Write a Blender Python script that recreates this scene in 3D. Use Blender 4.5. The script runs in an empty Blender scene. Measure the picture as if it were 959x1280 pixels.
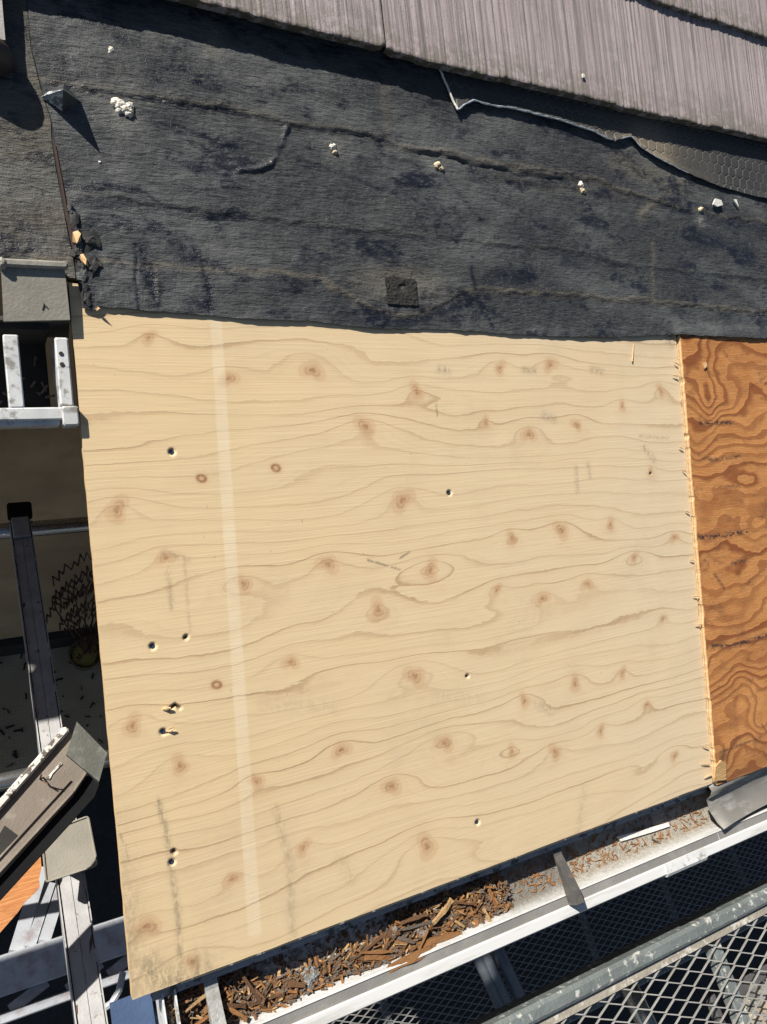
import bpy, math, random
import numpy as np
from mathutils import Matrix, Vector

# ------------------------------------------------------------------ camera, light
PITCH = math.radians(24)                      # roof pitch
SC = bpy.context.scene
COL = SC.collection
cp, sp = math.cos(PITCH), math.sin(PITCH)
A = np.array([[1, 0, 0], [0, cp, -sp], [0, sp, cp]])      # roof frame (u along eave, v up-slope, n out) -> world
F, CX, CY = 924.0, 479.5, 640.0


def rod(w):
    t = np.linalg.norm(w); k = w / t
    K = np.array([[0, -k[2], k[1]], [k[2], 0, -k[0]], [-k[1], k[0], 0]])
    return np.eye(3) + math.sin(t) * K + (1 - math.cos(t)) * K @ K


RR = rod(np.array([3.035349375615778, -0.13369041831462863, 0.7527213799193596]))
TT = np.array([-0.26467048635784335, 0.5149591434972022, 0.7797508672941821])
CAM = A @ (-RR.T @ TT)
RC = RR @ A.T
cam = bpy.data.objects.new('camera', bpy.data.cameras.new('camera'))
COL.objects.link(cam)
m = Matrix.Identity(4)
for i in range(3):
    m[i][0] = RC[0][i]; m[i][1] = -RC[1][i]; m[i][2] = -RC[2][i]; m[i][3] = CAM[i]
cam.matrix_world = m
cam.data.sensor_fit = 'AUTO'; cam.data.sensor_width = 36; cam.data.lens = 36 * F / 1280
cam.data.clip_start = 0.02; cam.data.clip_end = 500
SC.camera = cam

SUN_E = math.radians(25)                      # angle of the sun above the roof plane
LDIR = A @ np.array([.6 * math.cos(SUN_E), -.8 * math.cos(SUN_E), -math.sin(SUN_E)])
S = -LDIR
w = bpy.data.worlds.new('World'); SC.world = w; w.use_nodes = True
wn = w.node_tree
sky = wn.nodes.new('ShaderNodeTexSky'); sky.sky_type = 'NISHITA'; sky.sun_disc = False
sky.sun_elevation = math.asin(S[2]); sky.sun_rotation = math.atan2(S[0], S[1])
wn.links.new(sky.outputs[0], wn.nodes['Background'].inputs[0])
wn.nodes['Background'].inputs[1].default_value = 0.04
sun = bpy.data.objects.new('sun', bpy.data.lights.new('sun', 'SUN')); COL.objects.link(sun)
sun.data.energy = 5.0; sun.data.angle = math.radians(.5); sun.data.color = (1, .95, .85)
sun.rotation_euler = Vector(tuple(LDIR)).to_track_quat('-Z', 'Y').to_euler()
sun.location = (-2, 2, 5)
SC.view_settings.view_transform = 'Standard'; SC.view_settings.look = 'None'
SC.view_settings.exposure = 0.66; SC.view_settings.gamma = 1


# ------------------------------------------------------------------ geometry helpers
def ray(x, y): return RC.T @ np.array([(x - CX) / F, (y - CY) / F, 1.])


def at(x, y, n=0.):                            # photo point -> roof frame, at height n over the roof
    d = ray(x, y); k = A[:, 2]
    s = (n - k @ CAM) / (k @ d)
    q = A.T @ (CAM + s * d)
    return np.array([q[0], q[1], n])


def atz(x, y, z):                              # photo point -> world, on the level z
    d = ray(x, y); return CAM + d * ((z - CAM[2]) / d[2])


def aty(x, y, Y):
    d = ray(x, y); return CAM + d * ((Y - CAM[1]) / d[1])


def uv(pts, n=0.): return np.array([at(x, y, n)[:2] for x, y in pts])


def Wd(q): return A @ np.asarray(q, float)     # roof -> world


ROT = Matrix.Rotation(PITCH, 4, 'X')


def vn(x, y, seed=0):                          # smooth value noise, -1..1
    x = np.asarray(x, float); y = np.asarray(y, float)
    r = np.random.RandomState(seed).rand(256, 256) * 2 - 1
    xi = np.floor(x).astype(int); yi = np.floor(y).astype(int)
    fx = x - xi; fy = y - yi
    fx = fx * fx * fx * (fx * (fx * 6 - 15) + 10); fy = fy * fy * fy * (fy * (fy * 6 - 15) + 10)
    g = lambda a, b: r[a % 256, b % 256]
    return (g(xi, yi) * (1 - fx) * (1 - fy) + g(xi + 1, yi) * fx * (1 - fy) + g(xi, yi + 1) * (1 - fx) * fy + g(xi + 1, yi + 1) * fx * fy)


def fbm(x, y, seed=0, o=3):
    t = 0; a = 1; k = 1
    for i in range(o):
        t = t + a * vn(np.asarray(x) * k + 7.3 * i, np.asarray(y) * k + 3.1 * i, seed + i); a *= .5; k *= 2.03
    return t


def pdist(U, V, pl):                           # distance to a polyline, and which side (+ = up-slope of it)
    best = np.full(U.shape, 9.); side = np.zeros(U.shape)
    for (ax, ay), (bx, by) in zip(pl[:-1], pl[1:]):
        dx, dy = bx - ax, by - ay; L2 = dx * dx + dy * dy + 1e-12
        t = np.clip(((U - ax) * dx + (V - ay) * dy) / L2, 0, 1)
        ex, ey = U - ax - t * dx, V - ay - t * dy
        d = np.hypot(ex, ey); k = d < best
        best = np.where(k, d, best); side = np.where(k, np.sign(dx * (V - ay) - dy * (U - ax)), side)
    return best, side


def smooth(e0, e1, x):
    t = np.clip((x - e0) / (e1 - e0), 0, 1); return t * t * (3 - 2 * t)


class MB:
    """collects world-space shapes; build() links them as ONE mesh object"""
    def __init__(s): s.v = []; s.f = []; s.mi = []; s.cur = 0

    def add(s, vs, fs):
        b = len(s.v); s.v += [tuple(map(float, q)) for q in vs]
        s.f += [tuple(b + i for i in f) for f in fs]; s.mi += [s.cur] * len(fs); return s

    def box(s, c, size, X=(1, 0, 0), Y=(0, 1, 0), Z=(0, 0, 1), ch=0.):
        c = np.array(c, float); X = np.array(X, float); Y = np.array(Y, float); Z = np.array(Z, float)
        a, b, h = np.array(size) / 2.
        if ch <= 0:
            vs = [c + X * a * i + Y * b * j + Z * h * k for k in (-1, 1) for j in (-1, 1) for i in (-1, 1)]
            return s.add(vs, [(0, 2, 3, 1), (4, 5, 7, 6), (0, 1, 5, 4), (2, 6, 7, 3), (0, 4, 6, 2), (1, 3, 7, 5)])
        pr = [(-a + ch, -b), (a - ch, -b), (a, -b + ch), (a, b - ch), (a - ch, b), (-a + ch, b), (-a, b - ch), (-a, -b + ch)]
        ins = [(x * (1 - ch / a), y * (1 - ch / b)) for x, y in pr]
        rings = [(ins, -h), (pr, -h + ch), (pr, h - ch), (ins, h)]
        vs = [c + X * x + Y * y + Z * z for r, z in rings for x, y in r]
        fs = [tuple(range(7, -1, -1)), tuple(24 + i for i in range(8))]
        for k in range(3):
            fs += [(k * 8 + i, k * 8 + (i + 1) % 8, k * 8 + 8 + (i + 1) % 8, k * 8 + 8 + i) for i in range(8)]
        return s.add(vs, fs)

    def bar(s, p0, p1, w_, h_, up=(0, 0, 1), ch=0.):
        p0 = np.array(p0, float); p1 = np.array(p1, float); d = p1 - p0; L = np.linalg.norm(d); d /= L
        sd = np.cross(np.array(up, float), d); sd /= np.linalg.norm(sd); u_ = np.cross(d, sd)
        return s.box((p0 + p1) / 2, (L, w_, h_), d, sd, u_, ch)

    def path(s, pts, r, n=8, cap=True):        # round tube along points; r number or list
        pts = [np.array(p, float) for p in pts]; rs = r if hasattr(r, '__len__') else [r] * len(pts)
        vs = []; ref = np.array([.31, .2, .93])
        for i, p in enumerate(pts):
            d = pts[min(i + 1, len(pts) - 1)] - pts[max(i - 1, 0)]; d = d / (np.linalg.norm(d) + 1e-12)
            a = np.cross(d, ref); a /= np.linalg.norm(a) + 1e-12; b = np.cross(d, a)
            vs += [p + rs[i] * (math.cos(2 * math.pi * k / n) * a + math.sin(2 * math.pi * k / n) * b) for k in range(n)]
        fs = [(i * n + k, i * n + (k + 1) % n, (i + 1) * n + (k + 1) % n, (i + 1) * n + k) for i in range(len(pts) - 1) for k in range(n)]
        if cap: fs += [tuple(range(n - 1, -1, -1)), tuple((len(pts) - 1) * n + k for k in range(n))]
        return s.add(vs, fs)

    def pipe(s, p0, p1, ro, ri, n=24):         # open hollow tube
        p0 = np.array(p0, float); p1 = np.array(p1, float); d = (p1 - p0) / np.linalg.norm(p1 - p0)
        a = np.cross(d, [.31, .2, .93]); a /= np.linalg.norm(a); b = np.cross(d, a)
        vs = [p + r * (math.cos(2 * math.pi * k / n) * a + math.sin(2 * math.pi * k / n) * b) for p, r in ((p0, ro), (p1, ro), (p1, ri), (p0, ri)) for k in range(n)]
        return s.add(vs, [(q * n + k, q * n + (k + 1) % n, ((q + 1) % 4) * n + (k + 1) % n, ((q + 1) % 4) * n + k) for q in range(4) for k in range(n)])

    def prism(s, poly, ext):                   # polygon (world points) pushed along ext
        n = len(poly); e = np.array(ext, float); P = [np.array(p, float) for p in poly]
        nv = sum(np.cross(P[i] - P[0], P[(i + 1) % n] - P[0]) for i in range(n))
        if nv @ e > 0: P = P[::-1]
        return s.add(P + [p + e for p in P], [tuple(range(n)), tuple(range(2 * n - 1, n - 1, -1))] + [(i, i + n, (i + 1) % n + n, (i + 1) % n) for i in range(n)])

    def extrude(s, prof, p0, p1, side, up, closed=True):   # section (x along side, y along up) swept from p0 to p1
        p0 = np.array(p0, float); p1 = np.array(p1, float); sd = np.array(side, float); u_ = np.array(up, float)
        n = len(prof); vs = [p + sd * x + u_ * y for p in (p0, p1) for x, y in prof]
        fs = [(i, (i + 1) % n, (i + 1) % n + n, i + n) for i in range(n if closed else n - 1)]
        if closed: fs += [tuple(range(n - 1, -1, -1)), tuple(range(n, 2 * n))]
        return s.add(vs, fs)

    def blob(s, c, r, seed=0, rough=.35, X=(1, 0, 0), Y=(0, 1, 0), Z=(0, 0, 1), nu=12, nv=8):
        rs = np.random.RandomState(seed); X = np.array(X); Y = np.array(Y); Z = np.array(Z); c = np.array(c, float)
        vs = [c - Z * r[2]]
        for j in range(1, nv):
            t = math.pi * j / nv
            for i in range(nu):
                f = 2 * math.pi * i / nu; k = 1 + rough * (rs.rand() - .5) * 2
                vs.append(c + k * (X * r[0] * math.sin(t) * math.cos(f) + Y * r[1] * math.sin(t) * math.sin(f)) - Z * r[2] * math.cos(t) * (1 + rough * (rs.rand() - .5)))
        vs.append(c + Z * r[2]); e = len(vs) - 1; fs = []
        for i in range(nu):
            fs.append((0, 1 + (i + 1) % nu, 1 + i)); fs.append((e, e - nu + i, e - nu + (i + 1) % nu))
        for j in range(nv - 2):
            fs += [(1 + j * nu + i, 1 + j * nu + (i + 1) % nu, 1 + (j + 1) * nu + (i + 1) % nu, 1 + (j + 1) * nu + i) for i in range(nu)]
        return s.add(vs, fs)

    def build(s, name, mats, parent=None, loc=None, rot=None, smooth_=False):
        V = np.array(s.v, float)
        if parent is not None: M = parent.matrix_world
        else:
            if loc is None: loc = [(V[:, 0].min() + V[:, 0].max()) / 2, (V[:, 1].min() + V[:, 1].max()) / 2, V[:, 2].min()]
            M = Matrix.Translation(Vector(tuple(map(float, loc)))) @ (rot if rot is not None else Matrix.Identity(4))
        Mi = np.array(M.inverted()); L = V @ Mi[:3, :3].T + Mi[:3, 3]
        me = bpy.data.meshes.new(name); me.from_pydata(L.tolist(), [], s.f)
        for mm in (mats if isinstance(mats, (list, tuple)) else [mats]): me.materials.append(mm)
        me.polygons.foreach_set('material_index', s.mi)
        if smooth_: me.polygons.foreach_set('use_smooth', [True] * len(s.f))
        me.update()
        o = bpy.data.objects.new(name, me); COL.objects.link(o)
        if parent is not None: o.parent = parent
        else: o.matrix_world = M
        return o


def tag(o, label=None, cat=None, group=None, kind=None):
    for k, v in (('label', label), ('category', cat), ('group', group), ('kind', kind)):
        if v: o[k] = v
    return o


def thing(name, label, cat, loc, rot=None, group=None):
    o = bpy.data.objects.new(name, None); COL.objects.link(o); o.empty_display_size = .05
    o.matrix_world = Matrix.Translation(Vector(tuple(map(float, loc)))) @ (rot if rot is not None else Matrix.Identity(4))
    return tag(o, label, cat, group)


def copy_part(o, parent, name=None):
    c = o.copy(); COL.objects.link(c); c.parent = parent; return c


def grid(name, U, V, N, mats, attrs=None, parent=None, origin=(0, 0, 0), mask=None, skirt=0., edge_mat=0):
    """dense sheet in the roof frame (2-D arrays), optional skirt of the given depth round its border"""
    R, Cn = U.shape; o = np.array(origin, float)
    P = np.stack([U, V, N], -1).reshape(-1, 3) - o
    idx = np.arange(R * Cn).reshape(R, Cn)
    q = np.stack([idx[:-1, :-1], idx[:-1, 1:], idx[1:, 1:], idx[1:, :-1]], -1)
    if mask is not None: q = q[mask]
    q = q.reshape(-1, 4); mi = np.zeros(len(q), int)
    if skirt:
        ring = np.concatenate([idx[0, :], idx[1:, -1], idx[-1, -2::-1], idx[-2:0:-1, 0]])
        low = P[ring].copy(); low[:, 2] -= skirt
        up2 = P[ring].copy()                    # own top ring so that the edge stays sharp
        b = len(P); n = len(ring); P = np.concatenate([P, up2, low])
        k = np.arange(n); k2 = (k + 1) % n
        sk = np.stack([b + k2, b + k, b + n + k, b + n + k2], -1)
        q = np.concatenate([q, sk[:, ::1]]); mi = np.concatenate([mi, np.full(n, edge_mat)])
        q = np.concatenate([q]); extra = ring
    me = bpy.data.meshes.new(name)
    me.vertices.add(len(P)); me.vertices.foreach_set('co', P.astype(np.float32).ravel())
    me.loops.add(q.size); me.loops.foreach_set('vertex_index', q.astype(np.int32).ravel())
    me.polygons.add(len(q)); me.polygons.foreach_set('loop_start', np.arange(0, q.size, 4, dtype=np.int32))
    me.polygons.foreach_set('use_smooth', (mi == 0) if skirt else np.ones(len(q), bool))
    for mm in (mats if isinstance(mats, (list, tuple)) else [mats]): me.materials.append(mm)
    me.polygons.foreach_set('material_index', mi.astype(np.int32))
    me.update(calc_edges=True); me.validate()
    for k, a in (attrs or {}).items():
        a = np.asarray(a, np.float32).reshape(-1)
        if skirt: a = np.concatenate([a, a[extra], a[extra]])
        me.attributes.new(k, 'FLOAT', 'POINT').data.foreach_set('value', a)
    ob = bpy.data.objects.new(name, me); COL.objects.link(ob)
    if parent is not None:
        ob.parent = parent; ob.matrix_world = Matrix.Translation(Vector(tuple(Wd(o)))) @ ROT
    else: ob.matrix_world = Matrix.Translation(Vector(tuple(Wd(o)))) @ ROT
    return ob


# ------------------------------------------------------------------ materials
class NT:
    def __init__(s, name):
        s.m = bpy.data.materials.new(name); s.m.use_nodes = True; s.t = s.m.node_tree
        s.b = s.t.nodes['Principled BSDF']; s.co = s.t.nodes.new('ShaderNodeTexCoord').outputs['Object']

    def put(s, sock, v):
        if isinstance(v, bpy.types.NodeSocket): s.t.links.new(v, sock)
        elif v is not None:
            if sock.type == 'RGBA' and len(v) == 3: v = (*v, 1)
            sock.default_value = v

    def node(s, ty, ins=(), **props):
        n = s.t.nodes.new(ty)
        for k, v in props.items(): setattr(n, k, v)
        for k, v in dict(ins).items(): s.put(n.inputs[k], v)
        return n

    def map(s, sc, vec=None, rot=(0, 0, 0), loc=(0, 0, 0)):
        return s.node('ShaderNodeMapping', {'Vector': vec or s.co, 'Scale': sc, 'Rotation': rot, 'Location': loc}).outputs[0]

    def noise(s, scale=5, vec=None, det=4, ro=.55, dist=0):
        return s.node('ShaderNodeTexNoise', {'Vector': vec or s.co, 'Scale': scale, 'Detail': det, 'Roughness': ro, 'Distortion': dist}).outputs[0]

    def vor(s, scale, vec=None, feature='F1', out='Distance', rnd=1):
        return s.node('ShaderNodeTexVoronoi', {'Vector': vec or s.co, 'Scale': scale, 'Randomness': rnd}, feature=feature).outputs[out]

    def ma(s, op, a, b=None, c=None, clamp=False):
        n = s.t.nodes.new('ShaderNodeMath'); n.operation = op; n.use_clamp = clamp
        for i, v in enumerate((a, b, c)): s.put(n.inputs[i], v)
        return n.outputs[0]

    def step(s, x, e0, e1):
        n = s.t.nodes.new('ShaderNodeMapRange'); n.interpolation_type = 'SMOOTHSTEP'
        s.put(n.inputs[0], x); n.inputs[1].default_value = e0; n.inputs[2].default_value = e1
        return n.outputs[0]

    def mix(s, f, a, b):
        n = s.t.nodes.new('ShaderNodeMix'); n.data_type = 'RGBA'
        s.put(n.inputs[0], f); s.put(n.inputs[6], a); s.put(n.inputs[7], b); return n.outputs[2]

    def attr(s, name): return s.node('ShaderNodeAttribute', attribute_name=name).outputs['Fac']

    def bump(s, h, dist=.001, st=1., nrm=None):
        return s.node('ShaderNodeBump', {'Height': h, 'Distance': dist, 'Strength': st, 'Normal': nrm}).outputs[0]

    def done(s, col, rough=.6, nrm=None, metal=0., spec=.5):
        s.put(s.b.inputs['Base Color'], col); s.put(s.b.inputs['Roughness'], rough); s.put(s.b.inputs['Metallic'], metal)
        s.put(s.b.inputs['Specular IOR Level'], spec)
        if nrm is not None: s.put(s.b.inputs['Normal'], nrm)
        return s.m


def m_ply():
    t = NT('new_plywood'); ph = t.attr('phase')
    fib = t.noise(1, t.map((9, 420, 40)), 4, .6); fib2 = t.noise(1, t.map((40, 1300, 40)), 2, .6)
    p = t.ma('ADD', ph, t.ma('ADD', t.ma('MULTIPLY', t.noise(1, t.map((4, 60, 1)), 3), .25), t.ma('MULTIPLY', t.noise(1, t.map((38, 75, 1)), 4, .65), .30)))
    fl = t.ma('FLOOR', p); fr = t.ma('FRACT', p)
    rnd = t.node('ShaderNodeTexWhiteNoise', {'W': fl}, noise_dimensions='1D').outputs[0]
    soft = t.ma('POWER', fr, 5.); soft = t.ma('MULTIPLY', soft, t.step(fr, 1.0, .965))
    edge = t.step(fr, .80, .93); edge = t.ma('MULTIPLY', edge, t.step(fr, 1., .955))
    inten = t.ma('MULTIPLY', t.step(rnd, .0, 1.), t.step(t.noise(1, t.map((5, 12, 1)), 2), .25, .65))
    line = t.ma('MULTIPLY', t.ma('ADD', t.ma('MULTIPLY', soft, .55), t.ma('MULTIPLY', edge, .5)), t.ma('ADD', .32, t.ma('MULTIPLY', inten, .8)))
    p2 = t.ma('MULTIPLY', p, 3.7); f2 = t.ma('FRACT', p2)
    r2 = t.node('ShaderNodeTexWhiteNoise', {'W': t.ma('FLOOR', p2)}, noise_dimensions='1D').outputs[0]
    line2 = t.ma('MULTIPLY', t.ma('POWER', f2, 3.), t.ma('MULTIPLY', r2, .16))
    tone = t.noise(1, t.map((3.2, 7, 1)), 3)
    xx = t.node('ShaderNodeSeparateXYZ', {'Vector': t.co}).outputs[0]
    tx = t.ma('ADD', t.ma('MULTIPLY', tone, .8), t.ma('MULTIPLY', xx, .75))
    base = t.mix(t.step(tx, .0, .8), (.69, .525, .312), (.66, .53, .36))
    base = t.mix(t.ma('MULTIPLY', t.step(t.noise(1, t.map((2.2, 3.5, 1), loc=(3, 1, 0)), 3), .5, .75), .5), base, (.66, .495, .305))
    base = t.mix(t.ma('MULTIPLY', t.step(fib, .35, .75), .18), base, (.50, .35, .19))
    base = t.mix(t.ma('MULTIPLY', t.step(fib2, .5, .85), .14), base, (.45, .31, .17))
    c = t.mix(t.ma('MULTIPLY', t.ma('ADD', line, line2), .72, clamp=True), base, (.36, .225, .115))
    smu = t.ma('MULTIPLY', t.step(t.noise(1, t.map((7, 6, 1), loc=(9, 2, 0)), 6, .72), .52, .72), .16)
    c = t.mix(smu, c, (.34, .29, .22))
    spk = t.ma('MULTIPLY', t.step(t.noise(1, t.map((210, 120, 1)), 2), .735, .78), .5)
    c = t.mix(spk, c, (.20, .12, .06))
    c = t.mix(t.attr('halo'), c, (.47, .27, .135))
    c = t.mix(t.attr('knot'), c, (.29, .135, .065))
    c = t.mix(t.ma('MULTIPLY', t.attr('band'), t.ma('ADD', .12, t.ma('MULTIPLY', t.noise(1, t.map((30, 30, 1)), 4, .7), .7))), c, (.76, .66, .49))
    st = t.ma('MULTIPLY', t.attr('stain'), t.step(t.noise(1, t.map((200, 110, 30)), 4, .75), .34, .60))
    c = t.mix(st, c, (.075, .068, .06))
    c = t.mix(t.attr('pit'), c, (.07, .045, .03))
    # faint cross weave of sanding marks
    weave = t.noise(1, t.map((520, 12, 10)), 2)
    c = t.mix(t.ma('MULTIPLY', t.step(weave, .55, .8), .10), c, (.78, .62, .42))
    nb = t.bump(t.ma('ADD', fib, t.ma('MULTIPLY', line, -.6)), .00025)
    return t.done(c, .62, nb, spec=.35)


def m_plyedge():
    t = NT('plywood_edge'); sx = t.node('ShaderNodeSeparateXYZ', {'Vector': t.co}).outputs[2]
    ly = t.ma('FRACT', t.ma('MULTIPLY', sx, 210.))
    c = t.mix(t.step(ly, .45, .55), (.66, .48, .27), (.50, .32, .16))
    n = t.noise(300, det=3); c = t.mix(t.ma('MULTIPLY', n, .3), c, (.35, .22, .11))
    return t.done(c, .8, t.bump(n, .001))


def m_old():
    t = NT('weathered_plywood'); ph = t.attr('phase')
    p = t.ma('ADD', ph, t.ma('MULTIPLY', t.noise(1, t.map((30, 60, 1)), 4), .22))
    fr = t.ma('FRACT', p)
    rnd = t.node('ShaderNodeTexWhiteNoise', {'W': t.ma('FLOOR', p)}, noise_dimensions='1D').outputs[0]
    dark = t.ma('MULTIPLY', t.step(fr, .40, .78), t.step(fr, 1., .94))
    dark = t.ma('MULTIPLY', dark, t.ma('ADD', .45, t.ma('MULTIPLY', rnd, .55)))
    fib = t.noise(1, t.map((28, 900, 60)), 4, .65); big = t.noise(9, det=4)
    c = t.mix(t.step(big, .3, .7), (.50, .22, .072), (.40, .16, .05))
    c = t.mix(t.ma('MULTIPLY', t.step(fib, .42, .72), .55), c, (.64, .36, .15))
    c = t.mix(t.ma('MULTIPLY', t.ma('MULTIPLY', dark, t.ma('ADD', .55, t.ma('MULTIPLY', fib, .7))), .9, clamp=True), c, (.17, .042, .014))
    fleck = t.step(t.noise(1, t.map((160, 420, 60)), 3, .6), .62, .70)
    c = t.mix(t.ma('MULTIPLY', fleck, .7), c, (.12, .045, .02))
    st = t.ma('MULTIPLY', t.attr('stain'), t.step(t.noise(1, t.map((170, 260, 30)), 4, .75), .40, .56))
    c = t.mix(st, c, (.018, .018, .024))
    wthr = t.ma('MULTIPLY', t.step(t.noise(1, t.map((22, 34, 10), loc=(1, 5, 0)), 6, .75), .52, .70), .55)
    c = t.mix(wthr, c, (.13, .06, .03))
    c = t.mix(t.ma('MULTIPLY', t.attr('wet'), .8), c, (.10, .05, .025))
    return t.done(c, .6, t.bump(t.ma('ADD', fib, t.ma('MULTIPLY', dark, .7)), .0006), spec=.3)


def m_felt(name='roofing_felt', tint=(.040, .043, .047)):
    t = NT(name)
    rip = t.noise(1, t.map((95, 400, 60)), 4, .62, .5); gran = t.noise(620, det=2); big = t.noise(6, det=5, ro=.6)
    blot = t.noise(1, t.map((10, 19, 10)), 7, .72)
    c = t.mix(t.step(big, .3, .7), (tint[0] * .8, tint[1] * .8, tint[2] * .84), (tint[0] * 1.12, tint[1] * 1.1, tint[2] * 1.04))
    c = t.mix(t.ma('MULTIPLY', t.step(gran, .45, .72), .5), c, (.10, .105, .107))
    c = t.mix(t.ma('MULTIPLY', t.step(rip, .54, .36), .75), c, (.018, .019, .021))
    pale = t.noise(1, t.map((5, 11, 5), loc=(4, 2, 0)), 6, .7)
    c = t.mix(t.ma('MULTIPLY', t.step(pale, .44, .62), .75), c, (.092, .097, .098))
    c = t.mix(t.ma('MULTIPLY', t.attr('dust'), t.step(gran, .25, .6)), c, (.20, .17, .12))
    dk = t.ma('ADD', t.attr('dark'), t.ma('MULTIPLY', t.step(blot, .51, .61), .9), clamp=True)
    dk = t.ma('MULTIPLY', dk, t.step(t.noise(1, t.map((90, 150, 90)), 4, .7), .3, .55))
    c = t.mix(t.ma('MULTIPLY', dk, .92), c, (.010, .011, .020))
    c = t.mix(t.ma('MULTIPLY', t.attr('smear'), .8), c, (.36, .35, .32))
    sp_ = t.ma('MULTIPLY', t.step(t.vor(190), .085, .05), t.step(t.noise(240, det=0), .58, .64))
    c = t.mix(t.ma('MULTIPLY', sp_, .8), c, (.5, .48, .43))
    h = t.ma('ADD', t.ma('MULTIPLY', rip, .8), t.ma('MULTIPLY', gran, .3))
    crk = t.noise(1, t.map((50, 210, 60)), 4, .6, .3)
    nb = t.bump(h, .0016, 1., t.bump(crk, .0022, .8, t.bump(big, .012, 1.)))
    r = t.mix(dk, (.62, .62, .62), (.26, .26, .26))
    return t.done(c, r, nb, spec=.4)


def m_hex():
    t = NT('underlay'); hx = t.attr('hex'); gr = t.noise(700, det=2); big = t.noise(14, det=4)
    c = t.mix(t.step(big, .3, .7), (.030, .031, .033), (.046, .046, .046))
    c = t.mix(t.ma('MULTIPLY', t.step(gr, .5, .75), .4), c, (.10, .10, .095))
    c = t.mix(t.ma('MULTIPLY', t.attr('dust'), t.step(gr, .2, .6)), c, (.20, .165, .12))
    c = t.mix(t.ma('MULTIPLY', hx, .55), c, (.115, .11, .095))
    sp_ = t.step(t.vor(150), .09, .05); c = t.mix(t.ma('MULTIPLY', sp_, .35), c, (.45, .45, .43))
    return t.done(c, .6, t.bump(t.ma('ADD', t.ma('MULTIPLY', hx, -.6), t.ma('MULTIPLY', gr, .3)), .0012))


def m_slate():
    t = NT('slate'); oi = t.node('ShaderNodeObjectInfo').outputs['Random']
    st = t.noise(1, t.map((190, 2.2, 1)), 5, .7); st2 = t.noise(1, t.map((520, 7, 1)), 3, .6)
    big = t.noise(7, det=5, ro=.6); gr = t.noise(500, det=3)
    c = t.mix(t.step(big, .3, .7), (.305, .25, .255), (.355, .30, .30))
    c = t.mix(t.ma('MULTIPLY', oi, .30), c, (.24, .20, .20))
    c = t.mix(t.ma('MULTIPLY', t.step(st, .50, .38), .85), c, (.12, .105, .105))
    st3 = t.noise(1, t.map((330, 26, 1)), 4, .7)
    c = t.mix(t.ma('MULTIPLY', t.step(st3, .54, .66), .6), c, (.13, .115, .11))
    c = t.mix(t.ma('MULTIPLY', t.step(st2, .52, .70), .55), c, (.46, .42, .415))
    c = t.mix(t.ma('MULTIPLY', t.step(t.noise(1, t.map((13, 9, 5)), 5, .7), .53, .68), .6), c, (.17, .165, .15))
    c = t.mix(t.ma('MULTIPLY', t.step(gr, .54, .68), .5), c, (.15, .135, .13))
    lich_shade = t.ma('MULTIPLY', t.attr('butt'), t.step(t.noise(60, det=4, ro=.7), .40, .54))  # lichen edging, plus the shade of the butt face put into the colour
    c = t.mix(t.ma('MULTIPLY', lich_shade, .85), c, (.10, .088, .06))
    ad = t.ma('ADD', t.ma('MULTIPLY', st2, .6), t.ma('MULTIPLY', gr, .5))
    return t.done(c, .82, t.bump(ad, .0009))


def m_simple(name, col, rough=.5, metal=0., dirt=None, dsc=60, damt=.5, bump=.0004, bsc=300, var=.12, lo=.45, hi=.7, spec=.5, stretch=(1, 1, 1)):
    t = NT(name); n = t.noise(dsc, t.map(stretch), 5, .65); n2 = t.noise(bsc, det=3)
    c = t.mix(t.step(t.noise(dsc * .35, det=3), .3, .7), tuple(k * (1 - var) for k in col), tuple(min(1, k * (1 + var)) for k in col))
    if dirt: c = t.mix(t.ma('MULTIPLY', t.step(n, lo, hi), damt), c, dirt)
    c = t.mix(t.ma('MULTIPLY', t.step(n2, .55, .75), .25), c, tuple(k * .6 for k in col))
    return t.done(c, t.ma('ADD', rough - .08, t.ma('MULTIPLY', n2, .16)), t.bump(n2, bump), metal, spec)


def m_wood(name, a, b, rough=.75):
    t = NT(name); oi = t.node('ShaderNodeObjectInfo').outputs['Random']
    g = t.noise(1, t.map((30, 420, 420)), 4, .65); g2 = t.noise(45, det=4)
    c = t.mix(t.step(g, .35, .68), a, b)
    c = t.mix(t.ma('MULTIPLY', t.step(g2, .5, .7), .55), c, tuple(k * .35 for k in b))
    c = t.mix(t.ma('MULTIPLY', oi, .45), c, tuple(k * .45 for k in a))
    return t.done(c, rough, t.bump(g, .0012))


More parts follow.
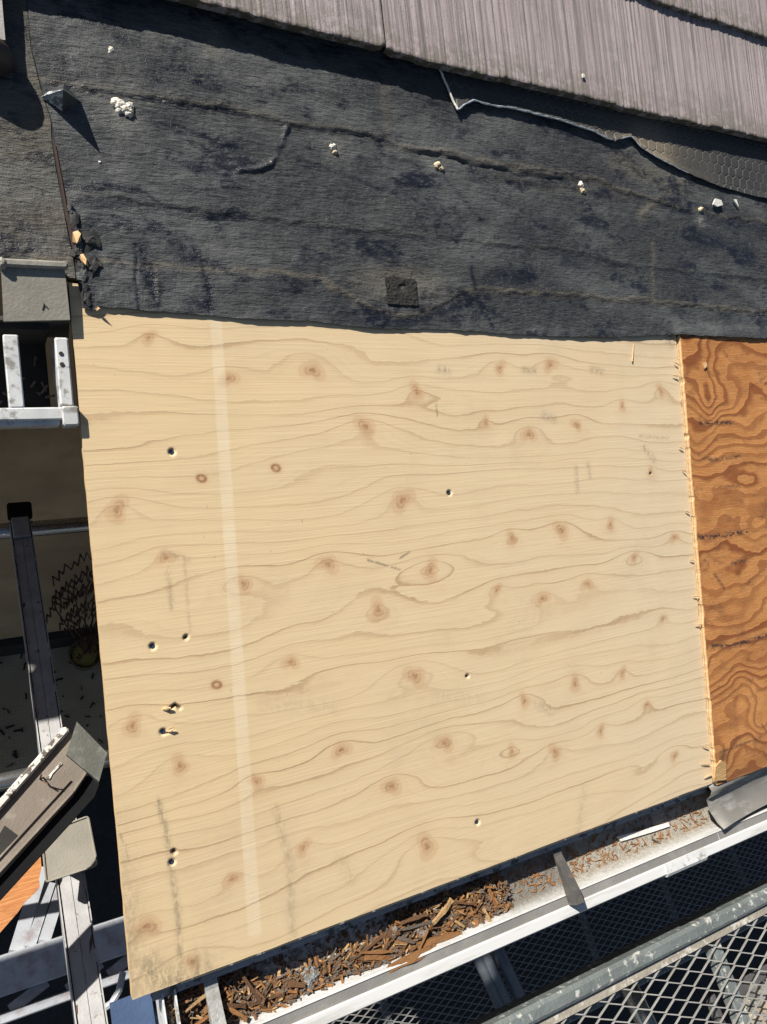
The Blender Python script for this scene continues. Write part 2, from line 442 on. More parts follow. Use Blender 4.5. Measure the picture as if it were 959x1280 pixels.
def m_gutter():
    t = NT('gutter_vinyl'); X = t.node('ShaderNodeSeparateXYZ', {'Vector': t.node('ShaderNodeNewGeometry').outputs['Position']})
    n = t.noise(1, t.map((7, 16, 16)), 5, .6); f = t.noise(160, det=4, ro=.7)
    X = X.outputs[0]; mid = t.ma('MULTIPLY', t.step(X, .485, .50), t.step(X, .605, .595)); rgt = t.step(X, .590, .61)
    dirt = t.step(t.ma('ADD', n, t.ma('MULTIPLY', t.ma('SUBTRACT', f, .5), 1.6)), .36, .66)
    zz = t.attr('inside')
    c = t.mix(t.ma('MULTIPLY', t.step(t.noise(1, t.map((9, 90, 90)), 5, .7), .48, .68), .55), (.57, .57, .57), (.36, .345, .32))
    c = t.mix(t.ma('MULTIPLY', zz, t.ma('ADD', .22, t.ma('MULTIPLY', dirt, .72))), c, (.20, .18, .15))
    c = t.mix(t.ma('MULTIPLY', zz, t.ma('MULTIPLY', rgt, .75)), c, (.285, .25, .195))
    c = t.mix(t.ma('MULTIPLY', zz, t.ma('MULTIPLY', mid, .9)), c, (.17, .155, .135))
    sp_ = t.ma('MULTIPLY', zz, t.step(t.noise(300, det=4, ro=.7), .57, .66))
    c = t.mix(t.ma('MULTIPLY', sp_, .8), c, (.05, .045, .04))
    return t.done(c, .45, t.bump(t.ma('MULTIPLY', f, zz), .003))


PLY, PLYE, OLD, FELT = m_ply(), m_plyedge(), m_old(), m_felt()
FELT2 = m_felt('roofing_felt_left', (.062, .058, .048)); HEX = m_hex(); SLATE = m_slate(); GUT = m_gutter()
BLACKFELT = m_simple('felt_edge', (.02, .02, .021), .8, dirt=(.07, .065, .055), dsc=120)
ALU = m_simple('white_aluminium', (.38, .375, .38), .38, 0, dirt=(.16, .12, .09), dsc=90, lo=.60, hi=.68, damt=.8)
ALUB = m_simple('worn_white_aluminium', (.55, .555, .56), .4, 0, dirt=(.16, .14, .11), dsc=75, lo=.52, hi=.66, damt=.75, bump=.00012)
STEEL = m_simple('tube_steel', (.5, .5, .5), .26, .9, dirt=(.3, .29, .28), dsc=20, lo=.55, hi=.7, bump=.0001)
TUBEB = m_simple('painted_tube', (.12, .135, .165), .5, .3, dirt=(.2, .2, .2), dsc=60)
GALV = m_simple('galvanised_steel', (.16, .18, .18), .55, .2, dirt=(.58, .57, .53), dsc=70, lo=.56, hi=.64, damt=.8, bump=.0012, bsc=160)
FLANGE = m_simple('cement_splashed_steel', (.26, .235, .195), .75, 0, dirt=(.52, .50, .46), dsc=80, lo=.5, hi=.64, damt=.8, bump=.0015, bsc=160)
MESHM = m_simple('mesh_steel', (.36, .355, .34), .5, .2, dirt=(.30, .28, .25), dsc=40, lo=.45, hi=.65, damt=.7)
MESHD = m_simple('darker_mesh_steel', (.23, .23, .225), .6, .1, dirt=(.16, .15, .14), dsc=20, lo=.45, hi=.65, damt=.7)  # darker copy of the mesh steel for the lower walkway
GROOVE = m_simple('gutter_groove_vinyl', (.20, .195, .185), .5, dirt=(.30, .29, .27), dsc=30)
DARKM = m_simple('dark_strap_steel', (.10, .095, .09), .5, .3, dirt=(.2, .17, .14), dsc=90)
STRAP = m_simple('strap_zinc', (.40, .40, .39), .45, .4, dirt=(.15, .13, .11), dsc=120)
DRIP = m_simple('drip_flashing_paint', (.24, .25, .27), .5, 0, dirt=(.03, .03, .03), dsc=70, lo=.52, hi=.6, damt=.9)
FASC = m_simple('black_fascia_board', (.022, .022, .022), .8, 0, dirt=(.20, .20, .20), dsc=60, lo=.55, hi=.62, damt=.75)
GREYM = m_simple('grey_sheet_metal', (.25, .235, .20), .55, .1, dirt=(.33, .31, .27), dsc=45, lo=.45, hi=.7, damt=.6)
GREYSHADE = m_simple('shaded_grey_sheet_metal', (.07, .07, .068), .55, .1, dirt=(.10, .10, .095), dsc=45)  # front face of the flashing, its shade put into the colour
OFFC = m_simple('old_grey_flashing', (.19, .18, .165), .6, .15, dirt=(.36, .35, .33), dsc=24, lo=.50, hi=.66, damt=.7, stretch=(.5, 1.6, 1))
TAN = m_simple('faded_tan_vinyl', (.18, .148, .12), .6, 0, dirt=(.36, .32, .27), dsc=40, lo=.5, hi=.75, damt=.6, stretch=(1, 1, 1))
TANCAP = m_simple('grey_end_cap_vinyl', (.095, .097, .082), .6, 0, dirt=(.20, .19, .17), dsc=60, lo=.5, hi=.7)
FLAKE = m_simple('flaking_white_paint', (.60, .57, .52), .7, 0, dirt=(.07, .055, .045), dsc=110, lo=.50, hi=.56, damt=.95)
PLATE = m_simple('beige_cover_vinyl', (.27, .25, .21), .55, 0, dirt=(.30, .27, .22), dsc=50, lo=.5, hi=.75, damt=.6)
PIPEM = m_simple('greyish_downpipe_vinyl', (.36, .33, .31), .5, 0, dirt=(.25, .22, .2), dsc=40)
PIPED = m_simple('dark_brown_socket', (.045, .033, .028), .5)
WALL = m_simple('beige_render', (.46, .32, .185), .9, 0, dirt=(.36, .25, .14), dsc=14, damt=.5, bump=.001, bsc=220)
DIRT_SHADE = m_simple('dark_dirt_and_shade', (.02, .018, .016), .8)  # dark fill for dirt, holes and the shade at the wall's foot
ASPH = m_simple('asphalt_ground', (.028, .03, .034), .9, 0, dirt=(.05, .05, .05), dsc=40, bump=.004, bsc=120)
DECK = m_wood('old_deck_timber', (.26, .19, .12), (.17, .115, .07))
RAFT = m_wood('rafter_timber', (.36, .27, .17), (.26, .18, .10))
CHIPS = [m_wood('rotten_wood_brown', (.21, .105, .045), (.11, .05, .022)), m_wood('rotten_wood_orange', (.40, .19, .065), (.25, .105, .035)),
         m_wood('split_wood_tan', (.56, .36, .17), (.43, .25, .10)), m_wood('decayed_wood_grey', (.17, .14, .115), (.10, .08, .06))]
ORANGE = m_wood('orange_stained_timber', (.60, .26, .09), (.44, .16, .05))
SPLIT = m_simple('fresh_split_wood', (.62, .42, .22), .8, dirt=(.4, .24, .1), dsc=150)
FOAM = m_simple('white_sealant', (.66, .63, .56), .8, dirt=(.30, .25, .18), dsc=190, lo=.52, hi=.62, damt=.8, bump=.003, bsc=200)
FOAMT = m_simple('yellowed_sealant', (.56, .46, .31), .8, dirt=(.25, .18, .11), dsc=190, lo=.52, hi=.62, bump=.003, bsc=200)
SILVER = m_simple('silver_film', (.46, .50, .55), .35, .3, dirt=(.12, .13, .15), dsc=150, lo=.45, hi=.6)
WHITET = m_simple('white_film', (.66, .64, .60), .6, dirt=(.3, .28, .25), dsc=200)
SCREW = m_simple('blued_screw_steel', (.10, .13, .20), .35, .8)
NAILM = m_simple('rusty_nail', (.12, .06, .035), .8)
RUST = m_simple('rusty_wire', (.06, .022, .014), .8)
POT = m_simple('pot_glaze', (.10, .075, .04), .5, dirt=(.12, .08, .02), dsc=40)
SOIL = m_simple('soil', (.26, .20, .045), .95, dirt=(.16, .12, .04), dsc=90, bump=.004)
MOSS = m_simple('crumbled_felt', (.17, .17, .165), .9, dirt=(.40, .39, .37), dsc=260, lo=.5, hi=.6, bump=.004, bsc=240)
RUB = m_simple('slate_rubble', (.19, .19, .185), .85, dirt=(.42, .36, .27), dsc=35, lo=.45, hi=.6, damt=.8)
RUBT = m_simple('tan_rubble', (.30, .25, .185), .85, dirt=(.5, .48, .44), dsc=35)
RUBBER_SHADE = m_simple('rubber_and_shade_black', (.012, .012, .013), .9, spec=.08)
LABELM = m_simple('label_print', (.66, .66, .65), .4); INK = m_simple('blue_ink', (.10, .10, .24), .5)
TARP = m_simple('dark_sack', (.07, .07, .075), .8)


def m_floor():
    t = NT('terrace_vinyl'); dots = t.step(t.vor(75, rnd=.05), .30, .22); n = t.noise(6, det=4)
    c = t.mix(t.step(n, .3, .7), (.36, .285, .18), (.46, .37, .24))
    c = t.mix(t.ma('MULTIPLY', dots, .45), c, (.30, .27, .22))
    return t.done(c, .7, t.bump(dots, .001))


FLOOR = m_floor()
RS = np.random.RandomState(11); random.seed(5)

# ------------------------------------------------------------------ setting: ground, terrace, house
b = MB(); b.add([(-40, -40, -2.45), (40, -40, -2.45), (40, 40, -2.45), (-40, 40, -2.45)], [(0, 1, 2, 3)])
tag(b.build('ground', ASPH, loc=(0, 0, -2.45)), kind='structure')
b = MB(); b.box((-.1, .80, -2.32), (1.3, .50, .24)); tag(b.build('terrace_floor', FLOOR), kind='structure')

house = thing('house', 'house under the roof with a shaded beige rendered wall behind the potted plant', 'house', (.8, 2.2, -2.45))
b = MB(); b.box((1.66, 1.13, -1.06), (4.68, .16, 2.74)); b.box((-1.15, 1.13, -1.07), (.94, .16, 2.72)); b.build('wall', WALL, house)  # second box: wall extended out of view to keep sun off the ground
b = MB(); b.box((.0, 1.035, -2.135), (1.3, .03, .13)); b.build('base_shade', DIRT_SHADE, house)  # dark strip standing in for the shade at the wall's foot


def rbox(bb, u0, u1, v0, v1, n0, n1, ch=0.):
    return bb.box(Wd(((u0 + u1) / 2, (v0 + v1) / 2, (n0 + n1) / 2)), (u1 - u0, v1 - v0, n1 - n0), A[:, 0], A[:, 1], A[:, 2], ch)


b = MB(); rbox(b, -.02, 4, .762, 3.2, -.012, -.0005); rbox(b, -.72, -.0205, 1.02, 3.2, -.012, -.0005); rbox(b, -.2, -.0205, .775, 1.0195, -.012, -.0005)
b.build('roof_deck', DECK, house)
b = MB(); rbox(b, -.018, .025, .763, 1.3, .0, .0012); b.build('dark_gap_strip', BLACKFELT, house)  # black strip added under the seam so that its gap reads as shade
for k in range(9):
    b = MB(); u = .03 + .455 * k; rbox(b, u - .0225, u + .0225, .012, 3.1, -.076, -.0145); b.build('rafter', RAFT, house)
b = MB(); rbox(b, -.65, -.605, 1.03, 3.1, -.076, -.0145); b.build('rafter', RAFT, house)
b = MB(); b.box((2.02, .004, -.085), (3.94, .012, .17)); b.build('fascia', FASC, house)
# drip flashing under the sheets' lower edge
b = MB(); b.extrude([(-.016, -.0145), (.05, -.0145), (.05, -.0133), (-.0175, -.0133), (-.0205, -.03), (-.019, -.03)], Wd((.022, 0, 0)), Wd((3.9, 0, 0)), A[:, 1], A[:, 2])
b.build('drip_flashing', DRIP, house)


# ------------------------------------------------------------------ plywood sheets
def pit_list(): return [(215, 565), (191, 808), (562, 616), (597, 1028), (215, 1078), (204, 915)]


NU, NV = 570, 474
us = np.linspace(0, .9095, NU); vs = np.linspace(0, .757, NV)
U, V = np.meshgrid(us, vs)
phi = V + .013 * fbm(U * 2.2, V * 5, 3, 2) + .021 * vn(U * 3.4 + 1.7 * V, V * 14, 5) + .0105 * vn(U * 8, V * 25, 6) + .0016 * vn(U * 20, V * 50, 9)
knots = [(186, 422, .5), (286, 473, .8), (391, 463, 1.3), (457, 533, 1.3), (521, 490, 1.0), (607, 528, .4), (625, 460, .8), (688, 456, 1.1),
         (661, 543, 1.1), (721, 531, .7), (827, 489, .9), (778, 508, .5), (146, 637, 1.2), (503, 625, 1.6), (207, 697, .6), (410, 705, 1.2),
         (305, 730, .8), (473, 762, 1.2), (538, 713, 1.2), (621, 737, .5), (678, 748, 1.0), (735, 730, .7), (702, 663, 1.3), (640, 673, .8),
         (763, 656, .7), (793, 697, .6), (843, 672, .7), (363, 828, .7), (519, 845, 1.4), (656, 876, .8), (719, 855, 1.0), (778, 841, .6),
         (829, 773, .4), (809, 881, .5), (556, 929, 1.1), (694, 940, 1.0), (640, 940, .6), (751, 914, .6), (843, 945, .6), (427, 937, 1.0),
         (490, 983, 1.1), (321, 977, .7), (225, 957, .8), (166, 907, .9), (379, 1060, .7), (290, 1099, .6), (184, 1158, 1.2), (241, 1202, .6),
         (534, 1058, 1.6), (813, 590, .4)]
eyes = [(640, 590, .16, .016, .020), (538, 713, .05, .014, .020), (556, 929, .075, .017, .024), (793, 697, .045, .014, .019), (720, 1010, .12, .011, .014),
        (650, 800, .10, .008, .012), (430, 838, .055, .013, .019), (560, 495, .08, .013, .017), (840, 940, .03, .009, .013), (715, 575, .03, .008, .010),
        (720, 470, .06, .012, .014), (230, 885, .05, .004, .006), (620, 940, .05, .014, .015), (775, 965, .05, .009, .012)]
knot = np.zeros_like(U); halo = np.zeros_like(U)
for i, (x, y, s) in enumerate(knots):
    q = at(x, y); dx, dy = U - q[0], V - q[1]
    r = np.hypot((dx + .12 * dy) / (.026 * s + .010), dy / ((.0125 * s + .006) * np.where(dy > 0, 1.25, .85)))
    phi = phi - (.010 + .023 * s) * np.exp(-r ** 1.2)
    ang = np.arctan2(dy, dx); wob = 1 + .22 * np.sin(ang * 2 + i) + .15 * np.sin(3 * ang + 2 * i)
    d = np.hypot(dx, dy) / wob; rad = .0028 + .0036 * s
    halo += .42 * smooth(rad * 1.9, rad * .9, d) + .16 * np.exp(-(d / (rad * 3.0)) ** 2) + .25 * np.exp(-((d - rad * 1.75) / (rad * .22)) ** 2)
    knot += .55 * smooth(rad * .62, rad * .40, d) + .45 * np.exp(-((d - rad * .95) / (rad * .15)) ** 2) * np.clip(.5 + .8 * np.sin(ang + i * 1.7), 0, 1)
    ck = np.abs(np.sin(ang * 1.5 + i)); knot += .3 * np.exp(-(d / (rad * .9)) ** 2) * (ck < .14)
for x, y, su, sv, a in eyes:
    q = at(x, y); phi = phi - a * np.exp(-((U - q[0]) / su) ** 2 - ((V - q[1]) / sv) ** 2)
for x, y in [(252, 598), (345, 585), (271, 856)]:             # small knots with an open dark ring
    q = at(x, y); d = np.hypot((U - q[0]) * .8, V - q[1] + .15 * (U - q[0]))
    knot += 1.3 * np.exp(-((d - .0036) / .0013) ** 2); halo += .5 * np.exp(-(d / .006) ** 2)
phase = phi * 46. + 100
stain = np.zeros_like(U)
for pl, wd, a in [([(198, 1000), (208, 1040), (213, 1075), (222, 1140), (226, 1215)], .0035, .48), ([(186, 1206), (200, 1225), (230, 1228)], .014, .5),
                  ([(345, 1010), (362, 1080), (366, 1170)], .005, .28), ([(425, 1075), (440, 1100)], .008, .18), ([(730, 985), (722, 1050)], .007, .16),
                  ([(550, 462), (560, 464)], .006, .45), ([(655, 462), (668, 464)], .005, .4), ([(740, 462), (752, 464)], .006, .35), ([(680, 520), (692, 524)], .006, .4),
                  ([(805, 560), (818, 575)], .005, .42), ([(800, 545), (835, 548)], .003, .3), ([(720, 585), (722, 615)], .004, .3), ([(735, 580), (738, 596)], .004, .3),
                  ([(210, 710), (215, 760)], .003, .35), ([(205, 690), (235, 700)], .0035, .3), ([(230, 700), (238, 790)], .002, .25), ([(545, 870), (600, 872)], .009, .13),
                  ([(330, 880), (420, 884)], .010, .13), ([(460, 700), (500, 712)], .0012, .9), ([(500, 698), (512, 690)], .0013, .9), ([(545, 505), (547, 520)], .001, .8),
                  ([(670, 880), (690, 890)], .006, .25), ([(150, 1040), (162, 1075)], .0012, .5), ([(160, 480), (800, 470)], .0, 0)]:
    if a == 0: continue
    d, _ = pdist(U, V, uv(pl)); stain = np.maximum(stain, a * np.exp(-(d / wd) ** 2))
# streaky smear along the lower-left edge
sx = smooth(.045, .03, np.abs(U - .065)) * smooth(.045, .0, V) * (.5 + .5 * vn(U * 160, V * 10, 4)); stain = np.maximum(stain, .6 * sx)
lft = smooth(.03, .0, U) * smooth(.25, .05, V) * .3; stain = np.maximum(stain, lft)
sp_top = smooth(.02, .0, np.abs(U - .895)) * smooth(.70, .73, V) * .7; stain = np.maximum(stain, sp_top)
bl = uv([(262, 395), (310, 1172)]); br = uv([(277, 395), (327, 1166)])
ul = np.interp(V, bl[::-1, 1], bl[::-1, 0]); ur = np.interp(V, br[::-1, 1], br[::-1, 0])
band = smooth(-.0006, .0012, U - ul) * smooth(-.0006, .0012, ur - U) * smooth(bl[1, 1] - .006, bl[1, 1] + .004, V) * (.75 + .25 * vn(U * 40, V * 60, 6))
Nn = .00025 * fbm(U * 14, V * 14, 21, 2)
pit = np.zeros_like(U)
for x, y in pit_list():
    q = at(x, y); d = np.hypot(U - q[0], V - q[1]); Nn = Nn - .0026 * smooth(.0046, .0026, d)
for pl, wd in [([(213, 886), (217, 883)], .0022), ([(219, 881), (225, 885)], .002), ([(208, 917), (217, 912)], .0011), ([(232, 797), (233, 796)], .0028), ([(217, 1064), (218, 1065)], .003),
               ([(584, 845), (585, 845)], .0026), ([(813, 592), (814, 592)], .0016)]:
    d, _ = pdist(U, V, uv(pl)); Nn = Nn - .0035 * smooth(wd * 1.2, wd * .4, d); pit = np.maximum(pit, smooth(wd * 1.0, wd * .45, d))
# gently uneven sheet outline
edge = .0003 * vn(V * 60, V * 0, 31) * smooth(.004, 0, U); U2 = U + edge
ragr = .0005 * np.abs(vn(V * 130, V * 0, 33)) * smooth(.905, .9095, U); U2 = U2 - ragr
V2 = V + .0003 * vn(U * 70, U * 0, 35) * smooth(.004, 0, V)
ply = grid('plywood_sheet', U2, V2, Nn, [PLY, PLYE], dict(phase=phase, knot=np.clip(knot, 0, .9), halo=np.clip(halo, 0, .75), stain=stain, band=band, pit=pit),
           origin=(.45, .0, -.012), skirt=.0125, edge_mat=1)
tag(ply, 'new pale knotty plywood sheet with a whitish stripe and screws, largest board on the roof', 'plywood sheet')
scr = None
for x, y in pit_list():
    q = at(x, y)
    if scr is None:
        b = MB(); ring = []
        for r, h in ((.0006, -.0022), (.0010, -.0016), (.0026, -.0014), (.0028, -.0022)):
            ring.append([Wd(q + np.array([r * math.cos(k * math.pi / 8), r * math.sin(k * math.pi / 8), h])) for k in range(16)])
        vsx = [p for rg in ring for p in rg]
        b.add(vsx, [tuple(range(16))] + [(j * 16 + k, j * 16 + (k + 1) % 16, j * 16 + 16 + (k + 1) % 16, j * 16 + 16 + k)[::-1] for j in range(3) for k in range(16)])
        scr = b.build('screw', SCREW, ply); q0 = q
    else:
        c = copy_part(scr, ply); c.location = scr.location + Vector(tuple(q - q0))
for pts, wd in [([(203, 886), (208, 885), (213, 884)], .0022), ([(209, 914), (213, 913), (217, 910)], .0016), ([(792, 430), (789, 452)], .001)]:   # lifted splinters
    b = MB(); P = [at(*p) + np.array([0, 0, .0006 + .0016 * k]) for k, p in enumerate(pts)]
    b.path([Wd(p) for p in P], [wd * .5, wd, wd * .4][:len(P)], 6); b.build('splinter', SPLIT, ply)

# weathered sheet, a little proud of the new one
us = np.concatenate([np.arange(.9125, 1.32, .0018), np.linspace(1.325, 1.83, 20)]); vs = np.arange(-.002, .742, .0018)
U, V = np.meshgrid(us, vs)
phi = .55 * V + .030 * vn(U * 5, V * 10, 41) + .009 * fbm(U * 13, V * 24, 43, 2) + .0028 * fbm(U * 42, V * 75, 44, 2)
for x, y, su, sv, a in [(862, 445, .055, .075, .085), (902, 497, .05, .03, .045), (885, 505, .02, .05, .05), (937, 600, .05, .015, .035), (905, 775, .045, .010, .028), (870, 560, .03, .04, .04),
                        (925, 855, .035, .055, -.06), (895, 950, .03, .03, .055), (955, 905, .03, .045, .06), (900, 700, .03, .02, -.02), (875, 850, .02, .04, .03), (945, 660, .05, .03, .02)]:
    q = at(x, y, .006); phi = phi + .62 * a * np.exp(-((U - q[0]) / su) ** 2 - ((V - q[1]) / sv) ** 2)
stain = np.zeros_like(U); wet = np.zeros_like(U)
for pl, wd, a in [([(875, 529), (916, 528)], .0035, 1), ([(873, 570), (890, 575), (925, 570)], .0035, .7), ([(892, 610), (925, 607)], .003, .6), ([(872, 672), (900, 670), (934, 664)], .0045, 1),
                  ([(890, 808), (920, 806), (945, 798), (960, 793)], .004, 1), ([(915, 705), (930, 700)], .004, .8), ([(893, 718), (905, 735)], .003, .7), ([(905, 440), (915, 452)], .003, .5),
                  ([(900, 940), (950, 922)], .0018, .8), ([(930, 490), (959, 470)], .002, .4), ([(952, 905), (958, 915)], .0015, .8), ([(880, 700), (884, 704)], .003, .7)]:
    d, _ = pdist(U, V, uv(pl, .006)); stain = np.maximum(stain, a * np.exp(-(d / wd) ** 2))
q = at(903, 945, .006); wet = np.maximum(wet, .9 * np.exp(-((U - q[0]) / .014) ** 2 - ((V - q[1]) / .012) ** 2))
wet = np.maximum(wet, smooth(.055, .0, V) * .55 * (.7 + .3 * vn(U * 30, V * 60, 3)))
Nn = .0065 + .0004 * fbm(U * 20, V * 40, 45, 2)
U2 = U + smooth(.918, .9125, U) * (.0004 * vn(V * 150, V * 0, 47) + .004 * np.maximum(0, vn(V * 90, V * 0, 48) - .55))
old = grid('plywood_sheet', U2, V, Nn, [OLD, PLYE], dict(phase=phi * 58 + 50, stain=stain, wet=wet), origin=(1.3, 0, -.012), skirt=.0185, edge_mat=1)
tag(old, 'weathered orange plywood sheet with dark swirling grain and black stains, at the right edge', 'plywood sheet')
for x, y, l, a in [(846, 455, .007, 2.4), (846, 470, .009, 2.9), (850, 500, .006, .3), (852, 560, .006, 2.7), (856, 590, .008, 2.2), (872, 745, .010, 3.0), (876, 780, .012, 3.1),
                   (877, 784, .008, .3), (884, 935, .012, 2.6), (885, 955, .016, 2.9), (888, 968, .014, 3.3), (860, 640, .006, 2.5), (866, 700, .006, 2.9)]:
    q = at(x, y, .004); b = MB(); e = q + np.array([l * math.cos(a), l * math.sin(a), -.001])
    b.path([Wd(q + np.array([.003, 0, 0])), Wd((q + e) / 2), Wd(e)], [.0011, .001, .0004], 5); b.build('splinter', SPLIT, old)
b = MB(); b.prism([Wd(at(x, y, .0075)) for x, y in [(891, 976), (893, 958), (900, 950), (906, 953), (906, 974)]], A[:, 2] * .003); b.build('broken_corner', CHIPS[2], old)
b = MB(); b.prism([Wd(at(x, y, .0075)) for x, y in [(878, 455), (882, 453), (883, 458), (880, 461)]], A[:, 2] * .002); b.build('torn_fibre', SPLIT, old)

# ------------------------------------------------------------------ roofing felt
seam_px = uv([(40, 60), (52, 110), (65, 150), (75, 215), (88, 285), (97, 330), (103, 390)], .003)
ve_px = uv([(96, 384), (112, 389), (121, 383), (135, 385), (170, 388), (230, 392), (300, 397), (352, 400), (420, 404), (470, 410), (520, 411), (600, 413), (640, 418), (700, 420), (760, 421), (800, 420), (846, 418), (880, 421), (920, 423), (959, 425)], .004)
gap_ = lambda v: .0032 - .0024 * smooth(.90, .93, v)
seam = lambda v: np.interp(v, seam_px[::-1, 1], seam_px[::-1, 0])
vedge = lambda u: np.interp(u, ve_px[:, 0], ve_px[:, 1]) + .0006 * vn(u * 120, u * 0, 51) + .0010 * vn(u * 22, u * 0, 52)

RIDGES = [  # photo polyline, width, height, dark, dust
    ([(300, 213), (325, 212), (342, 200), (352, 183), (357, 158)], .0032, .0040, .95, 0),
    ([(85, 108), (130, 117), (180, 125), (260, 135), (330, 150), (400, 162), (480, 172)], .004, .0012, .7, .15),
    ([(183, 150), (230, 160), (262, 172), (290, 185)], .0025, -.002, .75, 0),
    ([(375, 200), (420, 214), (480, 240)], .003, -.001, .5, 0),
    ([(500, 186), (540, 189), (560, 193), (600, 203), (640, 211), (680, 217), (740, 226), (792, 243)], .0035, .0030, .6, .45),
    ([(560, 197), (600, 207), (640, 215)], .0015, -.003, 1, 0), ([(640, 218), (700, 224)], .0018, -.002, 1, 0),
    ([(620, 222), (680, 232), (720, 236), (780, 250)], .005, .0008, .6, .2),
    ([(85, 233), (140, 233), (175, 238)], .0045, .001, 1, .0), ([(175, 238), (205, 254)], .002, -.001, .9, 0),
    ([(98, 247), (160, 255), (230, 263), (260, 268)], .006, .0015, .55, 0),
    ([(405, 350), (430, 368), (470, 390), (505, 398), (530, 393), (560, 376), (585, 365), (620, 364), (700, 370), (800, 377), (870, 384), (959, 392)], .002, .0012, .1, .5),
    ([(470, 397), (505, 404), (545, 395), (580, 376), (610, 370)], .007, 0, .9, 0),
    ([(171, 305), (172, 340), (173, 385)], .0018, -.0015, 1, 0), ([(178, 312), (186, 345), (197, 383)], .007, -.001, 1, 0), ([(195, 330), (199, 365), (196, 380)], .002, .003, .2, .3),
    ([(238, 308), (250, 322), (258, 350), (264, 385)], .004, -.001, .95, 0), ([(591, 335), (596, 365), (606, 385), (618, 408)], .0035, -.0012, .95, 0),
    ([(555, 222), (580, 250), (600, 276)], .0022, .0012, .5, 0), ([(113, 275), (116, 385)], .006, 0, .55, 0), ([(140, 330), (148, 322), (156, 333)], .002, -.001, .9, 0),
    ([(720, 318), (800, 335), (959, 350)], .004, .0015, .35, 0), ([(815, 300), (816, 378)], .0025, 0, 0, .35), ([(480, 110), (482, 180)], .004, 0, 0, .3),
    ([(260, 30), (272, 22), (265, 60)], .006, 0, 0, .35), ([(505, 245), (540, 300)], .002, .001, .2, 0), ([(860, 220), (840, 235), (800, 270)], .005, .0012, 0, .4), ([(770, 200), (850, 235)], .012, 0, 0, .35),
    ([(880, 268), (959, 290)], .012, .001, .6, 0), ([(60, 60), (90, 30)], .004, .0006, .2, 0), ([(210, 85), (225, 62)], .004, .0005, .7, 0)]
LAPS = [([(85, 106), (130, 115), (180, 123), (260, 133), (330, 148), (400, 160), (480, 175), (500, 184), (560, 191), (600, 201), (680, 215), (740, 224), (792, 243), (850, 262), (959, 280)], .0022, .6, .4),
        ([(85, 241), (160, 251), (230, 261), (330, 275), (480, 292), (600, 303), (720, 316), (800, 334), (959, 350)], .0016, .55, .1),
        ([(405, 349), (430, 367), (470, 389), (505, 397), (530, 392), (560, 375), (585, 364), (620, 363), (700, 369), (800, 376), (870, 383), (959, 391)], .0020, .55, .5)]
PATCH = [(640, 345, .04, .014, .9), (655, 300, .03, .02, .5), (885, 300, .06, .016, .85), (930, 320, .03, .025, .8), (690, 225, .03, .012, .7), (95, 300, .012, .014, .9), (112, 333, .010, .010, 1),
         (112, 375, .008, .014, 1), (450, 395, .05, .010, .5), (560, 390, .03, .010, .7), (200, 82, .03, .012, .55), (260, 100, .03, .012, .4), (330, 60, .04, .012, .35), (860, 340, .03, .02, .5),
         (520, 225, .05, .012, .5), (600, 130, .04, .014, .5), (180, 140, .05, .012, .4), (720, 330, .05, .012, .4), (135, 175, .02, .012, .4), (690, 290, .02, .03, .35), (235, 320, .012, .01, .9)]


def felt_fields(U, V, base):
    N = base + .0011 * fbm(U * 9, V * 9, 61, 3) + .0004 * fbm(U * 34, V * 60, 62, 2)
    dark = np.zeros_like(U); dust = np.zeros_like(U); smear = np.zeros_like(U)
    wobu = U + .0022 * fbm(U * 60, V * 60, 63, 2); wobv = V + .0022 * fbm(U * 60, V * 60, 64, 2)
    for pl, wd, h, dk, du in RIDGES:
        d, _ = pdist(wobu, wobv, uv(pl, .003)); g = np.exp(-(d / (wd * .8)) ** 2)
        N += .7 * h * g * (.65 + .7 * vn(U * 45, V * 45, 66)); dark = np.maximum(dark, dk * np.exp(-(d / (wd * 1.1)) ** 2)); dust = np.maximum(dust, du * np.exp(-(d / (wd * 1.6)) ** 2))
    for pl, h, x0, x1 in LAPS:
        P = uv(pl, .003); vl_ = np.interp(wobu, P[:, 0], P[:, 1]); d = wobv - vl_ + .0012 * vn(U * 70, U * 0, 68)
        k = h * (.5 + .6 * np.abs(vn(U * 12, U * 0, 69))) * smooth(P[0, 0], P[0, 0] + .02, U)
        N += k * smooth(-.0006, .0010, d) * smooth(.10, .0, d); lw = np.exp(-(np.abs(d + .003) / .0045) ** 2) * smooth(P[0, 0], P[0, 0] + .02, U)
        dark = np.maximum(dark, x0 * lw * (.6 + .5 * vn(U * 25, V * 25, 67))); dust = np.maximum(dust, x1 * np.exp(-((d - .0025) / .003) ** 2))
    for x, y, su, sv, a in PATCH:
        q = at(x, y, .003); dark = np.maximum(dark, a * np.exp(-(((wobu - q[0]) / su) ** 2 + ((wobv - q[1]) / sv) ** 2) ** 1.5))
    for x, y, r, a in [(150, 140, .022, .5), (420, 188, .016, .4), (876, 275, .012, .5), (540, 205, .008, .3), (52, 305, .008, .25)]:
        q = at(x, y, .003); smear = np.maximum(smear, a * np.exp(-(np.hypot(U - q[0], V - q[1]) / r) ** 2) * (.6 + .4 * vn(U * 200, V * 200, 8)))
    q = at(500, 360, .003); dust = np.maximum(dust, .4 * np.exp(-(((U - q[0]) / .07) ** 2 + ((V - q[1] - .005) / .025) ** 2) ** 2))
    N += .0010 * np.abs(vn(U * 150, V * 90, 65)) * smooth(.10, .0, U) * smooth(.84, .78, V)
    return N, dark, dust, smear


